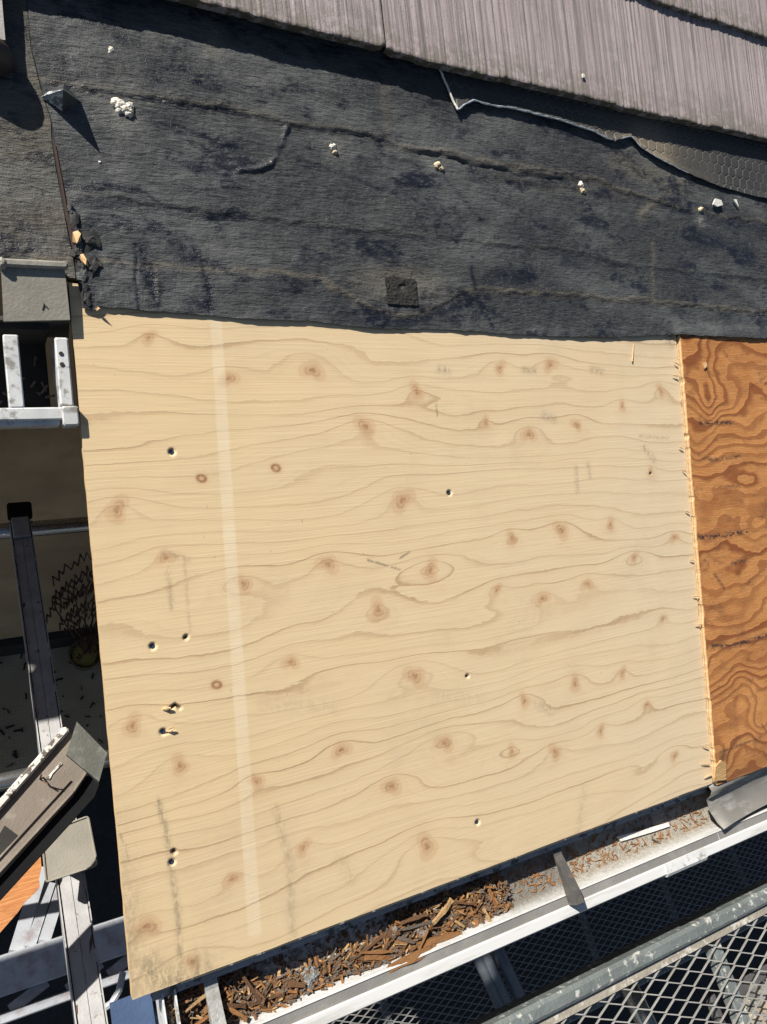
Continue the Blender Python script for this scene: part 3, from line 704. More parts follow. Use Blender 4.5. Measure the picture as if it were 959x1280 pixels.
s = np.concatenate([np.arange(0, 1.28, .0021), np.linspace(1.29, 3.9, 120)]); tt = np.concatenate([np.arange(0, .40, .0021), np.linspace(.41, .62, 8)])
Sg, Tg = np.meshgrid(s, tt)
V = .726 + Tg; V = V + (vedge(Sg + .006) - .726) * np.clip(1 - Tg / .12, 0, 1)
U = Sg + seam(V) * np.clip(1 - Sg / .4, 0, 1)
N, dk, du, sm = felt_fields(U, V, .0028)
N += smooth(.03, 0, Tg) * (.0 + .0014 * np.abs(vn(U * 11, U * 0, 71)) + .002 * smooth(.935, 1.02, U) + .0055 * smooth(.895, .915, U))
felt = grid('roofing_felt', U, V, N, [FELT, BLACKFELT], dict(dark=dk, dust=du, smear=sm), origin=(.6, .73, 0), skirt=.0018, edge_mat=1)
tag(felt, 'wide sheet of old wrinkled black roofing felt between the slates and the plywood', 'roofing felt')
s = np.concatenate([np.linspace(-.72, -.2, 40), np.arange(-.197, .0001, .0024)]); tt = np.concatenate([np.arange(0, .32, .0024), np.linspace(.33, .62, 10)])
Sg, Tg = np.meshgrid(s, tt); V = .762 + Tg; U = Sg + (seam(V) - gap_(V)) * np.clip(1 + Sg / .4, 0, 1)
N, dk, du, sm = felt_fields(U, V, .002)
mid = lambda a: .25 * (a[:-1, :-1] + a[1:, :-1] + a[:-1, 1:] + a[1:, 1:])
felt2 = grid('roofing_felt', U, V, N, [FELT2], dict(dark=dk * .8, dust=np.maximum(du, .2), smear=sm), origin=(-.2, .8, 0), mask=(mid(U) > -.2) | (mid(V) > 1.02))
tag(felt2, 'narrow brownish strip of roofing felt left of the seam, below the downpipe', 'roofing felt')
b = MB(); sv_ = np.linspace(.77, 1.0, 24)
b.extrude([(-.0016, .0), (.0003, .0), (.0003, .0036), (-.0004, .0036)], Wd((float(seam(.78)) - .0005, .78, 0)), Wd((float(seam(.9)) - .0005, .9, 0)), A[:, 0], A[:, 2])
b.build('rusty_edge_strip', m_simple('dark_rust', (.055, .022, .014), .8, dirt=(.012, .01, .01), dsc=130), felt)
# torn peak of felt with sunlight put into the colour of its left face
P = {k: Wd(at(x, y, n)) for k, (x, y, n) in dict(a=(79, 112, .030), l=(51, 121, .003), f=(78, 139, .004), r=(101, 127, .003), t=(80, 104, .003), e=(62, 114, .012)).items()}
b = MB(); b.add([P['a'], P['l'], P['f'], P['e']], [(0, 3, 1), (0, 1, 2)]); b.build('torn_flap', m_simple('sunlit_felt', (.52, .54, .56), .8, dirt=(.10, .11, .12), dsc=240, lo=.42, hi=.55, damt=.9, bump=.003), felt)
b = MB(); b.add([P['a'], P['f'], P['r'], P['t'], P['l'], P['e']], [(0, 1, 2), (0, 2, 3), (0, 3, 5), (5, 3, 4)]); b.build('torn_flap', FELT, felt)
# lumps of sealant stuck on the felt
for i, (x, y, r, h, mt) in enumerate([(139, 63, .005, .003, FOAM), (150, 130, .009, .005, FOAM), (157, 137, .009, .006, FOAM), (150, 139, .005, .004, FOAM), (163, 140, .006, .005, FOAMT), (416, 184, .0055, .004, FOAM), (419, 190, .004, .003, FOAMT),
                                      (547, 206, .006, .005, FOAMT), (552, 211, .005, .004, FOAMT), (726, 232, .006, .005, FOAM), (728, 239, .006, .005, FOAMT), (876, 262, .006, .005, FOAMT), (180, 121, .0025, .002, FOAM), (205, 127, .003, .002, FOAM),
                                      (339, 203, .0028, .002, FOAM), (125, 203, .002, .0015, FOAM), (548, 181, .002, .0015, FOAM)]):
    b = MB(); q = at(x, y, .003)
    for k in range(3 if r > .004 else 1):
        o = np.array([RS.uniform(-.6, .6) * r, RS.uniform(-.6, .6) * r, 0]) if k else np.zeros(3)
        b.blob(Wd(q + o), (r * (.8 if k == 0 else .5), r * (.65 if k == 0 else .5), h * (.75 if k == 0 else .6)), 100 + i * 5 + k, .45, A[:, 0], A[:, 1], A[:, 2], 14, 8)
    b.build('sealant_lump', mt, felt, smooth_=True)
for pts in ([(91, 291), (97, 289), (101, 293), (101, 302), (96, 305), (91, 303)], [(98, 319), (104, 318), (108, 325), (111, 334), (107, 332), (102, 327)], [(119, 387), (122, 384), (125, 386), (121, 389)]):
    b = MB(); b.prism([Wd(at(x, y, .0035 + .004 * (k % 3) / 2)) for k, (x, y) in enumerate(pts)], A[:, 2] * .0022); b.build('torn_wood_flake', SPLIT, felt)
for x, y, r in [(112, 300, .011), (116, 333, .009), (97, 316, .006)]:             # curled black tears beside the flakes
    b = MB(); b.blob(Wd(at(x, y, .003)), (r, r * 1.2, .004), int(x), .5, A[:, 0], A[:, 1], A[:, 2], 11, 6); b.build('felt_tear', BLACKFELT, felt)
for k in range(9):
    y = 262 + 14 * k; q = at(np.interp(y, [215, 285, 330, 390], [79, 92, 101, 107]) + RS.uniform(0, 5), y, .004); r_ = RS.uniform(.003, .007)
    b = MB(); b.blob(Wd(q), (r_ * .8, r_ * 1.5, .0022), 500 + k, .5, A[:, 0], A[:, 1], A[:, 2], 9, 5); b.build('felt_tear', BLACKFELT if k % 3 else FELT, felt)
# square gritty patch
pu = uv([(481, 346), (519, 345), (519, 382), (482, 382)], .004); g = 26
Ug, Vg = np.meshgrid(np.linspace(pu[0, 0], pu[1, 0], g), np.linspace(pu[2, 1], pu[0, 1], g))
Ng, _, _, _ = felt_fields(Ug, Vg, .0035); Ng = Ng + .0008 + .0012 * np.abs(vn(Ug * 260, Vg * 260, 90))
qh = at(504, 360, .004); Ng -= .004 * np.exp(-(np.hypot(Ug - qh[0], Vg - qh[1]) / .004) ** 2)
pt = grid('felt_patch', Ug, Vg, Ng, [m_simple('gritty_patch', (.020, .019, .018), .9, dirt=(.055, .05, .045), dsc=260, lo=.55, hi=.65, bump=.003)], None, felt, (pu[0, 0], pu[2, 1], 0), skirt=.002)
for i, (x, y, p) in enumerate([(896, 254, [(-6, 2), (-3, -5), (4, -3), (6, 3), (-1, 5)]), (918, 254, [(-3, -4), (1, -4), (4, 6)])]):
    b = MB(); b.prism([Wd(at(x + a, y + c, .006)) for a, c in p], A[:, 2] * .003)
    tag(b.build('paint_chip', WHITET), ['blunt white paint chip lying on the felt below the hexagon underlay', 'slim pointed white paint chip on the felt, right of the blunt one'][i], 'paint chip', 'white chips lying on the felt')

# hexagon-pattern underlay sticking out below the slates
low = uv([(572, 138), (583, 131), (597, 125), (612, 130), (650, 137), (700, 150), (740, 163), (768, 176), (780, 172), (790, 170), (800, 182), (820, 196), (850, 211), (900, 232), (959, 248), (1100, 290)], .009)
ulf = uv([(548, 80), (572, 138)], .008)
s = np.concatenate([np.arange(0, .78, .0012), np.linspace(.785, 3.3, 60)]); tt = np.concatenate([np.linspace(0, .16, 134), np.linspace(.165, .26, 6)])
Sg, Tg = np.meshgrid(s, tt); u0 = ulf[1, 0]
vl = np.interp(Sg + u0, low[:, 0], low[:, 1]) + .0006 * vn(Sg * 120, Sg * 0, 77)
V = vl + Tg * (1 - (vl - low[:, 1].min()) / .3); U = Sg + u0 + (ulf[0, 0] - ulf[1, 0]) / (ulf[0, 1] - ulf[1, 1]) * (V - ulf[1, 1]) * np.clip(1 - Sg / .12, 0, 1)
hw = .0182; hh = hw * .90
def hexd(u, v):
    k = v / hh; best = np.full(u.shape, 9.); sec = np.full(u.shape, 9.)
    r0 = np.round(k)
    for dr in (-1, 0, 1):
        row = r0 + dr; off = np.mod(row, 2) * .5; c0 = np.round(u / hw - off)
        for dc in (-1, 0, 1):
            d = np.hypot(u - (c0 + dc + off) * hw, v - row * hh); nb = d < best
            sec = np.where(nb, best, np.minimum(sec, d)); best = np.where(nb, d, best)
    return sec - best
hx = smooth(.0022, .0006, hexd(U, V)) * np.clip(.65 + .5 * vn(U * 14, V * 14, 79), 0, 1)
N0, _, _, _ = felt_fields(U, V, .0035)
N = np.maximum(.0062, N0 + .0022) + .0035 * smooth(.014, 0, Tg) * (.6 + .4 * vn(U * 9, U * 0, 80)) + .0006 * fbm(U * 20, V * 20, 81, 2) - .0008 * hx
q = at(815, 190, .009); dust = np.clip(1.3 * np.exp(-(((U - q[0]) / .04) ** 2 + ((V - q[1]) / .05) ** 2)), 0, 1) + .35 * np.exp(-(((U - q[0]) / .12) ** 2))
und = grid('roof_underlay', U, V, N, [HEX, BLACKFELT], dict(hex=hx, dust=np.clip(dust, 0, 1)), origin=(.9, .99, 0), skirt=.0015, edge_mat=1)
tag(und, 'dark underlay with a hexagon pattern and torn silver edge, sticking out below the slates', 'roof underlay')
P = [(U[0, i], V[0, i] - .0002, N[0, i] + .0001) for i in range(0, 240, 4)]
b = MB(); b.path([Wd(p) for p in P], [.0008 + .0008 * abs(math.sin(k * .7)) for k in range(len(P))], 6); b.build('silver_edge', SILVER, und)
P = [(U[0, i], V[0, i] - .0002, N[0, i]) for i in range(252, 380, 4)]
b = MB(); b.path([Wd(p) for p in P], [.0006 + .0005 * abs(math.sin(k * .9)) for k in range(len(P))], 5); b.build('silver_edge', SILVER, und)
P = [np.array([U[i, 0] - .0003, V[i, 0], N[i, 0] + .0012]) for i in range(0, 60, 3)]
b = MB(); b.path([Wd(p) for p in P], .0015, 6); b.build('white_edge', WHITET, und)

# ------------------------------------------------------------------ slates
roof = thing('slate_roof', 'upper part of the roof, ribbed mauve grey slates laid in overlapping courses', 'slate roof', Wd((.4, 1.09, 0)), ROT)
VB = float(at(485, 63, .022)[1]); UJ = float(at(481.5, 50, .022)[0])
cols = np.concatenate([np.arange(0, .906, .0016), [.907]])
def slate_mesh(seed):
    r = np.random.RandomState(seed)
    rib = .00055 * vn(cols * 230, cols * 0, seed) + .00035 * vn(cols * 520, cols * 0, seed + 1)
    chips = .0006 * vn(cols * 90, cols * 0, seed + 2) + .0030 * np.floor(1.6 + 1.3 * vn(cols * 9, cols * 0, seed + 3)) * .6
    chips = chips + .004 * smooth(.012, 0, cols) + .003 * smooth(.896, .907, cols)
    rows = [(0.0008, -.0066, 0), (0, -.0007, 0), (.0008, 0, 1), (.005, 0, 1), (.06, 0, 1), (.186, 0, 1), (.414, 0, 1)]
    Ug = np.stack([cols] * len(rows)); Vg = np.stack([rv + chips * (1 - rv / .414) for rv, _, _ in rows])
    Ng = np.stack([dn + k * rib + (0 if k else .0003 * vn(cols * 300, cols * 0, seed + 5)) + .024 - .041 * rv for rv, dn, k in rows])
    butt = np.stack([np.full(len(cols), x) for x in (1.4, 1.4, 1, .6, .0, .0, 0)])
    return Ug, Vg, Ng, butt
masters = []
for k in range(3):
    Ug, Vg, Ng, bt = slate_mesh(200 + 17 * k)
    masters.append(grid('slate', Ug, Vg, Ng, [SLATE], dict(butt=bt), origin=(0, 0, 0), skirt=.006))
used = set(); R4 = ROT.to_3x3()
def put_slate(k, u, v, rz=0.):
    o = masters[k] if k not in used else masters[k].copy()
    if k in used: COL.objects.link(o)
    used.add(k); o.parent = roof
    o.matrix_parent_inverse = Matrix.Identity(4)
    o.location = Vector((u, v, 0)) - Vector((.4, 1.09, 0)); o.rotation_euler = (0, 0, rz)
for row in range(9):
    for c in range(-1, 4):
        u = UJ + .0012 - .91 + .91 * c - (.455 if row % 2 else 0)
        if u > 3.3: continue
        if u + .9 < -.45: continue
        k = (c + row * 2) % 3
        put_slate(k, u, VB + .182 * row - (.003 if (c == 1 and row == 0) else 0), .004 if row == 0 and c == 1 else RS.uniform(-.001, .001))
b = MB(); b.blob(Wd(at(729, 95, .025)), (.003, .004, .002), 5, .3, A[:, 0], A[:, 1], A[:, 2], 8, 5)
tag(b.build('bird_dropping', FOAM), 'small white speck on the ribbed slate above the underlay', 'bird dropping')

# ------------------------------------------------------------------ ridge cover, upper left
dp = thing('ridge_cover', 'pale flat ridge cover with a dark rounded end in the upper left corner', 'ridge cover', Wd((-.10, 1.2, 0)), ROT)
b = MB(); b.prism([Wd((-.36, .992, .0165)), Wd((-.0400, .992, .0165)), Wd((-.0375, 1.40, .0165)), Wd((-.36, 1.40, .0165))], A[:, 2] * -.0135); b.build('cover_strip', PIPEM, dp)
b = MB(); b.blob(Wd((-.069, .978, .004)), (.037, .021, .034), 9, .0, A[:, 0], A[:, 1], A[:, 2], 28, 14); b.build('rounded_end', PIPED, dp, smooth_=True)
b = MB(); b.prism([Wd((-.36, .964, .020)), Wd((-.075, .961, .020)), Wd((-.050, .972, .020)), Wd((-.050, .9915, .020)), Wd((-.36, .9915, .020))], A[:, 2] * -.017); b.build('end_trim', PIPED, dp)

# ------------------------------------------------------------------ grey metal cap and white box gutter at the roof's left end
cap = thing('folded_flashing', 'grey folded metal flashing at the left edge of the roof, above the white box gutter', 'flashing', Wd((-.05, .74, -.09)), ROT)
b = MB()
b.prism([Wd((-.064, .712, .010)), Wd((-.0025, .716, .010)), Wd((-.0035, .768, .012)), Wd((-.062, .766, .012))], A[:, 2] * -.004)
b.build('top_sheet', GREYM, cap)
b = MB(); b.bar(Wd((-.062, .769, .014)), Wd((.000, .7705, .014)), .008, .007, A[:, 2], .002); b.blob(Wd((-.061, .768, .015)), (.005, .006, .005), 3, .1, A[:, 0], A[:, 1], A[:, 2]); b.build('folded_rim', GREYM, cap)
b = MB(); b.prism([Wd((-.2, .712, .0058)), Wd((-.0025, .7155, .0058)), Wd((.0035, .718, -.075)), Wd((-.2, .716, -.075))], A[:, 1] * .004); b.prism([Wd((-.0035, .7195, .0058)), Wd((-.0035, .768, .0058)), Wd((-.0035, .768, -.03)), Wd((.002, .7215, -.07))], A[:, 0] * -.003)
b.prism([Wd((-.2, .716, .0059)), Wd((-.068, .716, .0059)), Wd((-.066, .766, .0059)), Wd((-.2, .766, .0059))], A[:, 2] * -.004); b.build('front_sheet', GREYSHADE, cap)
b = MB(); b.path([Wd(at(53, 387, .0105)), Wd(at(55, 379, .0115)), Wd(at(58, 383, .0115))], .0008, 5); b.build('bent_wire', DARKM, cap)

tg = thing('box_gutter', 'white aluminium box gutter with dirt inside, left of the new plywood', 'gutter', Wd((-.09, .65, -.08)), ROT)
b = MB(); rbox(b, -1.1, -.0105, .6135, .6265, -.02, .0065, .0015); rbox(b, -1.1, -.0205, .609, .6135, -.024, .002); b.build('front_rail', ALUB, tg)  # rail and trough run on unseen to the left to shade the lower rails
b = MB(); rbox(b, -.0185, -.0055, .6275, .699, -.05, .004, .0015); b.build('end_rail', ALUB, tg)
b = MB(); rbox(b, -.018, -.002, .607, .6272, -.014, .0085, .0015); b.build('corner_block', ALUB, tg)
b = MB(); rbox(b, -.066, -.052, .6265, .7, -.012, .006, .0012); b.build('cross_bar', ALUB, tg)
b = MB(); rbox(b, -1.1, -.022, .6265, .715, -.078, -.072); rbox(b, -1.1, -.022, .708, .7152, -.0715, -.004); b.build('trough', DIRT_SHADE, tg)
b = MB()
for k in range(60):
    u, v = RS.uniform(-.2, -.025), RS.uniform(.632, .70); d = RS.uniform(0, 3.14); l = RS.uniform(.003, .011)
    b.bar(Wd((u, v, -.068)), Wd((u + l * math.cos(d), v + l * math.sin(d), -.067 + RS.uniform(0, .004))), .0022, .0012, A[:, 2])
tag(b.build('gutter_dirt', CHIPS[3]), 'loose dark dirt and leaf bits lying in the white box gutter', kind='stuff')
b = MB()
for v in (.671, .682): b.path([Wd((-.0135, v, .0042)), Wd((-.0135, v, .0048))], .0022, 10)
b.build('bolt_hole', DIRT_SHADE, tg)

# ------------------------------------------------------------------ below the roof on the left
beam = thing('aluminium_beam', 'long white aluminium beam with rust spots running down the left side', 'beam', (-.036, .3, -.38))
p0 = np.array([-.0432, .79, -.478]); p1 = np.array([-.0285, -.12, -.203]); d = (p1 - p0) / np.linalg.norm(p1 - p0); sd = np.cross(d, [0, 0, 1.]); sd /= np.linalg.norm(sd); upv = np.cross(sd, d)
b = MB(); h = .0185
b.extrude([(-h, -.05), (h, -.05), (h, .003), (h - .0016, .003), (h - .0016, 0), (.0006, 0), (.0006, -.0012), (-.0006, -.0012), (-.0006, 0), (-h + .0016, 0), (-h + .0016, .003), (-h, .003)], p0, p1, sd, upv); b.build('beam_profile', ALU, beam)
b = MB()
for e in (-1, 1):
    for k in range(40):
        a = RS.uniform(0, .96); L = RS.uniform(.01, .05)
        q = p0 + (p1 - p0) * a + sd * e * (h - .0023) + upv * .0003; b.bar(q, q + d * L, .0009 + .0006 * RS.rand(), .0008, upv)
b.build('dirt_line', DIRT_SHADE, beam)
for a, e, l in [(.205, .6, .012), (.52, .2, .018), (.535, -.2, .012), (.66, .7, .022), (.80, -.85, .026), (.88, .75, .02), (.93, .5, .014)]:
    b = MB(); q = p0 + (p1 - p0) * a + sd * h * e; dd = d * .9 + sd * .25 * (1 if a != .52 else 4)
    b.prism([q + upv * .0002, q + dd * l * .4 + sd * .002 + upv * .0002, q + dd * l + upv * .0002, q + dd * l * .5 - sd * .0018 + upv * .0002], upv * .001); b.build('rust_flake', NAILM, beam)
b = MB(); b.box(p0 + upv * .004 - d * -.02, (.05, .030, .006), d, sd, upv, .0015); b.build('hook_plate', ALU, beam)

T0, T1 = atz(-60, 666, -.515), atz(175, 641, -.515); T1[1] = T0[1] = .803
b = MB(); b.path([(-.5, .803, -.548), (.45, .803, -.548)], .016, 20); tag(b.build('scaffold_tube', STEEL, smooth_=True), 'shiny steel tube under the upper end of the white beam', 'scaffold tube')
c = atz(24, 632, -.53); b = MB(); b.box((c[0], .838, -.535), (.045, .03, .03), ch=.004); tag(b.build('tube_clamp', RUBBER_SHADE), 'black clamp block against the steel tube at the left edge', 'clamp')
q = atz(20, 972, -.42)
b = MB(); b.path([(-.5, q[1], -.425), (.3, q[1], -.425)], .0125, 20); tag(b.build('scaffold_tube', STEEL, smooth_=True), 'shiny steel tube crossing under the white beam beside the tan gutter piece', 'scaffold tube')

# tan gutter offcut
tz = -.085
go = thing('gutter_offcut', 'faded tan gutter offcut with a grey end cap and a nail lying on the beam', 'gutter offcut', atz(40, 1010, tz - .03))
Q = lambda x, y, z: atz(x, y, z)
b = MB(); b.prism([Q(-330, 1391, tz), Q(86, 914, tz), Q(112, 944, tz), Q(107, 972, tz), Q(92, 994, tz), Q(-330, 1467, tz)], (0, 0, -.004)); b.build('trough', TAN, go)  # extended out of view so that its shadow falls across the beam
b = MB(); b.bar(Q(-330, 1380, tz + .003), Q(84, 911, tz + .003), .009, .012, ch=.002); b.build('flaked_rim', FLAKE, go)
b = MB(); b.bar(Q(-330, 1449, tz + .002), Q(92, 990, tz + .002), .003, .006, ch=.0008); b.bar(Q(92, 990, tz + .002), Q(108, 966, tz + .002), .003, .006, ch=.0008); b.bar(Q(-330, 1432, tz + .0015), Q(88, 975, tz + .0015), .002, .003); b.build('lower_rim', TAN, go)
b = MB(); b.prism([Q(-330, 1454, tz - .005), Q(93, 994, tz - .005), Q(109, 970, tz - .005), Q(126, 975, tz - .005), Q(118, 996, tz - .005), Q(-310, 1464, tz - .005)], (0, 0, -.035)); b.build('outer_side', RUBBER_SHADE, go)  # black stands in for the shade on the outer wall and its gap
b = MB(); b.prism([Q(96, 902, tz + .010), Q(134, 941, tz + .010), Q(124, 977, tz + .010), Q(83, 943, tz + .010)], (0, 0, -.035)); b.build('end_cap', TANCAP, go)
b = MB(); b.path([Q(54, 972, tz + .001), Q(50, 974, tz + .014), Q(52, 968, tz + .03)], .0011, 6); b.path([Q(50, 974, tz + .012), Q(60, 980, tz + .016)], .0009, 6); b.build('nail', NAILM, go)
b = MB(); b.prism([Q(57, 974, tz + .0005), Q(76, 952, tz + .0005), Q(78, 955, tz + .0005), Q(66, 967, tz + .0005), Q(62, 975, tz + .0005)], (0, 0, .001)); b.build('paint_scab', FLAKE, go)
b = MB(); b.prism([Q(-10, 1058, tz + .0006), Q(6, 1032, tz + .0006), Q(22, 1044, tz + .0006), Q(-4, 1075, tz + .0006)], (0, 0, .001)); b.build('outlet_hole', DIRT_SHADE, go)

# cover plate on the beam
pz = -.215; cv = thing('cover_plate', 'square beige cover plate with rounded corners lying on the white beam', 'cover plate', atz(86, 1060, pz))
cor = [Q(51, 1042, pz), Q(111, 1019, pz), Q(123, 1082, pz), Q(57, 1104, pz)]
def rounded(cs, r, n=5):
    out = []; cs = [np.array(c) for c in cs]
    for i, c in enumerate(cs):
        a = cs[i - 1] - c; e = cs[(i + 1) % len(cs)] - c; a /= np.linalg.norm(a); e /= np.linalg.norm(e)
        for k in range(n): t = k / (n - 1); out.append(c + a * r * (1 - t) ** 2 + e * r * t ** 2)
    return out
ctr = sum(cor) / 4; b = MB(); b.prism(rounded(cor, .0045), (0, 0, -.009)); b.build('plate', PLATE, cv)
b = MB(); b.prism(rounded([ctr + (c - ctr) * .55 + np.array([0, 0, -.009]) for c in cor], .006), (0, 0, -.070)); b.build('plate_foot', PLATE, cv)
b = MB(); ins = rounded([ctr + (c - ctr) * .97 for c in cor], .0045); b.path([p + np.array([0, 0, .0006]) for p in ins + ins[:1]], .0014, 6, False); b.build('raised_rim', PLATE, cv)
b = MB(); b.prism([Q(-60, 1160, -.25), Q(0, 1101, -.25), Q(30, 1074, -.25), Q(50, 1058, -.25), Q(52, 1085, -.25), Q(49, 1098, -.25), Q(50, 1108, -.25), Q(44, 1116, -.25), Q(31, 1128, -.25), Q(22, 1141, -.25), Q(0, 1166, -.25), Q(-60, 1235, -.25)], (0, 0, -.022))
tag(b.build('timber_offcut', ORANGE), 'orange stained timber offcut under the tan gutter piece, lower left corner', 'timber offcut')

# white aluminium rails lower down, the blue shade on them put into the colour
ALUS = m_simple('shade_blue_aluminium', (.40, .42, .46), .4, dirt=(.2, .12, .12), dsc=40)
rl = thing('aluminium_frame', 'aluminium frame with slanting struts, tinted as in bluish shade, below the beam, lower left', 'aluminium frame', atz(75, 1200, -.62))
def rail(y0, y1, z, hgt, mat, nm, dy=0):
    b = MB(); a, e = Q(0, y0, z), Q(150, y1, z); Y = (a[1] + e[1]) / 2; b.box((.0, Y, z - .015), (1.0, hgt, .03), ch=.002); return b.build(nm, mat, rl), Y
_, Y1 = rail(1220, 1172, -.66, .062, ALUS, 'rail'); _, Y2 = rail(1272, 1226, -.66, .014, ALUS, 'rail')
for k, x in enumerate((-.30, -.205, -.11, -.02, .05)):
    b = MB(); b.bar((x - .02, Y2 + .008, -.685), (x + .04, Y1 - .032, -.685), .018, .012); b.build('strut', ALUS, rl)
for (x0, y0, x1, y1, w_) in [(20, 1190, 52, 1085, .024), (36, 1185, 62, 1105, .020), (55, 1178, 78, 1105, .020)]:
    a, e = Q(x0, y0, -.68), Q(x1, y1, -.74); b = MB(); b.bar(a, e, w_, .012); b.build('strut', ALUS, rl)
b = MB(); b.path([Q(154, 1215, -.6), Q(149, 1238, -.6), Q(140, 1254, -.6), Q(122, 1266, -.6)], .006, 8); tag(b.build('hose', ALUS), 'pale hose curving beside the lower left corner of the new plywood', 'hose')

# potted plant by the wall
px, py = .192, .955
pot = thing('potted_plant', 'bare thorny plant in a dark pot with yellowish soil on the shaded terrace', 'potted plant', (px, py, -2.2))
b = MB(); prof = [(.035, 0), (.05, .02), (.062, .09), (.064, .10), (.058, .10), (.054, .085)]; n = 20
vsx = [(px + r * math.cos(2 * math.pi * k / n), py + r * math.sin(2 * math.pi * k / n), -2.2 + z) for r, z in prof for k in range(n)]
b.add(vsx, [(j * n + k, j * n + (k + 1) % n, j * n + n + (k + 1) % n, j * n + n + k) for j in range(5) for k in range(n)] + [tuple(range(n - 1, -1, -1))]); b.build('pot', POT, pot, smooth_=True)
b = MB(); b.blob((px, py, -2.12), (.054, .054, .02), 4, .12, nu=18, nv=8); b.build('soil', SOIL, pot)
rr = np.random.RandomState(3)
for k in range(9):                              # main stems, then rings of thorny side twigs
    a = -.85 + 1.45 * k / 8 + rr.uniform(-.06, .06); L = rr.uniform(.75, 1.0); yy = rr.uniform(-.10, .03); pts = []
    for i in range(9):
        t = i / 8; pts.append((px + .20 * L * math.sin(a) * t + rr.uniform(-.006, .006), py + yy * t, -2.11 + L * t * (.55 + .45 * math.cos(a)) + rr.uniform(-.01, .01)))
    b = MB(); b.path(pts, [.0042 - .002 * i / 8 for i in range(9)], 5); b.build('stem', RUST, pot)
for k in range(13):
    R = .22 + .068 * k + rr.uniform(-.02, .02); a0 = -1.0 + rr.uniform(-.1, .25); a1 = .75 + rr.uniform(-.3, .1); n = int(14 + R * 24); yy = rr.uniform(-.10, .02); pts = []
    for i in range(n):
        a = a0 + (a1 - a0) * i / (n - 1); q = R + (.045 if i % 2 else -.028) * rr.uniform(.5, 1.3)
        pts.append((px + .20 * q * math.sin(a) + rr.uniform(-.004, .004), py + yy, -2.11 + q * (.30 + .70 * math.cos(a))))
    b = MB(); b.path(pts, .0030, 5); b.build('twig', RUST, pot)
b = MB()
for k in range(110):
    x, y = RS.uniform(-.45, .4), RS.uniform(.57, 1.0); d = RS.uniform(0, 3.1); l = RS.uniform(.006, .03)
    b.bar((x, y, -2.198), (x + l * math.cos(d), y + l * math.sin(d), -2.197), .006 * RS.uniform(.4, 1.3), .004)
tag(b.build('floor_litter', DIRT_SHADE), 'dark scraps scattered over the shaded terrace floor', kind='stuff')

# ------------------------------------------------------------------ eaves gutter
eg = thing('eaves_gutter', 'white eaves gutter full of rotten wood along the lower edge of the plywood', 'gutter', (.9, -.05, -.075))
FZ = -.047
prof = [(-.0075, -.022), (-.0085, FZ), (-.0575, FZ), (-.0685, -.029), (-.0695, -.0263), (-.072, -.0255), (-.0735, -.0275), (-.0835, -.029), (-.084, -.0265), (-.086, -.025), (-.098, -.0265), (-.0995, -.029), (-.0995, -.068), (-.097, -.070), (-.0085, -.068), (-.0065, -.022)]
xs = np.linspace(.045, 3.6, 300); n = len(prof)
def gut(x0, x1, name, grow=0., nseg=2, ins=True):
    xs = np.linspace(x0, x1, nseg); b = MB()
    vsx = [(x, y - (grow if y < -.08 else 0), z + (grow if y < -.065 else 0)) for x in xs for y, z in prof]
    b.add(vsx, [(i * n + k, i * n + n + k, i * n + n + (k + 1) % n, i * n + (k + 1) % n) for i in range(nseg - 1) for k in range(n)] + [tuple(range(n - 1, -1, -1)), tuple((nseg - 1) * n + k for k in range(n))])
    b.mi = [1 if (f < (nseg - 1) * n and f % n in (5, 6, 7)) else 0 for f in range(len(b.f))]
    o = b.build(name, [GUT, GROOVE], eg)
    at_ = o.data.attributes.new('inside', 'FLOAT', 'POINT'); at_.data.foreach_set('value', [(1. if 1 <= (k % n) <= 2 else (.75 if k % n == 0 else (.16 if 3 <= k % n <= 5 else .0))) for k in range(len(o.data.vertices))])
    return o
gut(.047, .905, 'trough'); gut(.9062, 3.6, 'trough')
jx0, jx1 = atz(832, 1085, -.025)[0], atz(880, 1060, -.025)[0]
b = MB(); b.extrude([(-.0845, -.0255), (-.085, -.0228), (-.0985, -.0242), (-.1025, -.028), (-.1025, -.070), (-.0998, -.0700), (-.0998, -.0262)], (jx0, 0, 0), (jx1, 0, 0), (0, 1, 0), (0, 0, 1)); sl = b.build('joint_sleeve', ALUB, eg)
b = MB()
for k, (x, y) in enumerate([(850, 1087), (853, 1086), (856, 1084), (851, 1091), (854, 1089.5), (857, 1088), (852, 1094), (855, 1093)]):
    q = atz(x, y, -.0228); b.box((q[0], q[1], -.0233), (.0022, .0016, .001))
b.build('printed_mark', INK, sl)
b = MB(); b.box((.0455, -.051, -.045), (.002, .1, .055)); b.box((.032, -.051, -.045), (.002, .1, .055)); b.build('end_cap', ALUB, eg)
b = MB(); b.box((.006, -.060, -.085), (.045, .11, .004)); b.build('end_panel', m_simple('shade_blue_panel', (.05, .085, .17), .5), eg)  # white panel, the blue of the shade put into its colour
for k, (x, y, mt, wdt) in enumerate([(703, 1100, DARKM, .014), (265, 1250, STRAP, .015), (1130, 950, DARKM, .014)]):
    q = atz(x, y, -.03); b = MB(); X = q[0]
    b.extrude([(.002, -.018), (-.02, -.020), (-.066, -.0058), (-.084, -.0058), (-.084, -.0235), (-.066, -.0235), (-.02, -.022), (.002, -.0202)], (X - wdt / 2, 0, 0), (X + wdt / 2, 0, 0), (0, 1, 0), (0, 0, 1))
    h_ = b.build('hanger_strap', mt, eg)
    if k == 1: b = MB(); b.blob((X, -.036, -.0205), (.0042, .0042, .003), 2, .02); b.build('bolt', STRAP, h_)
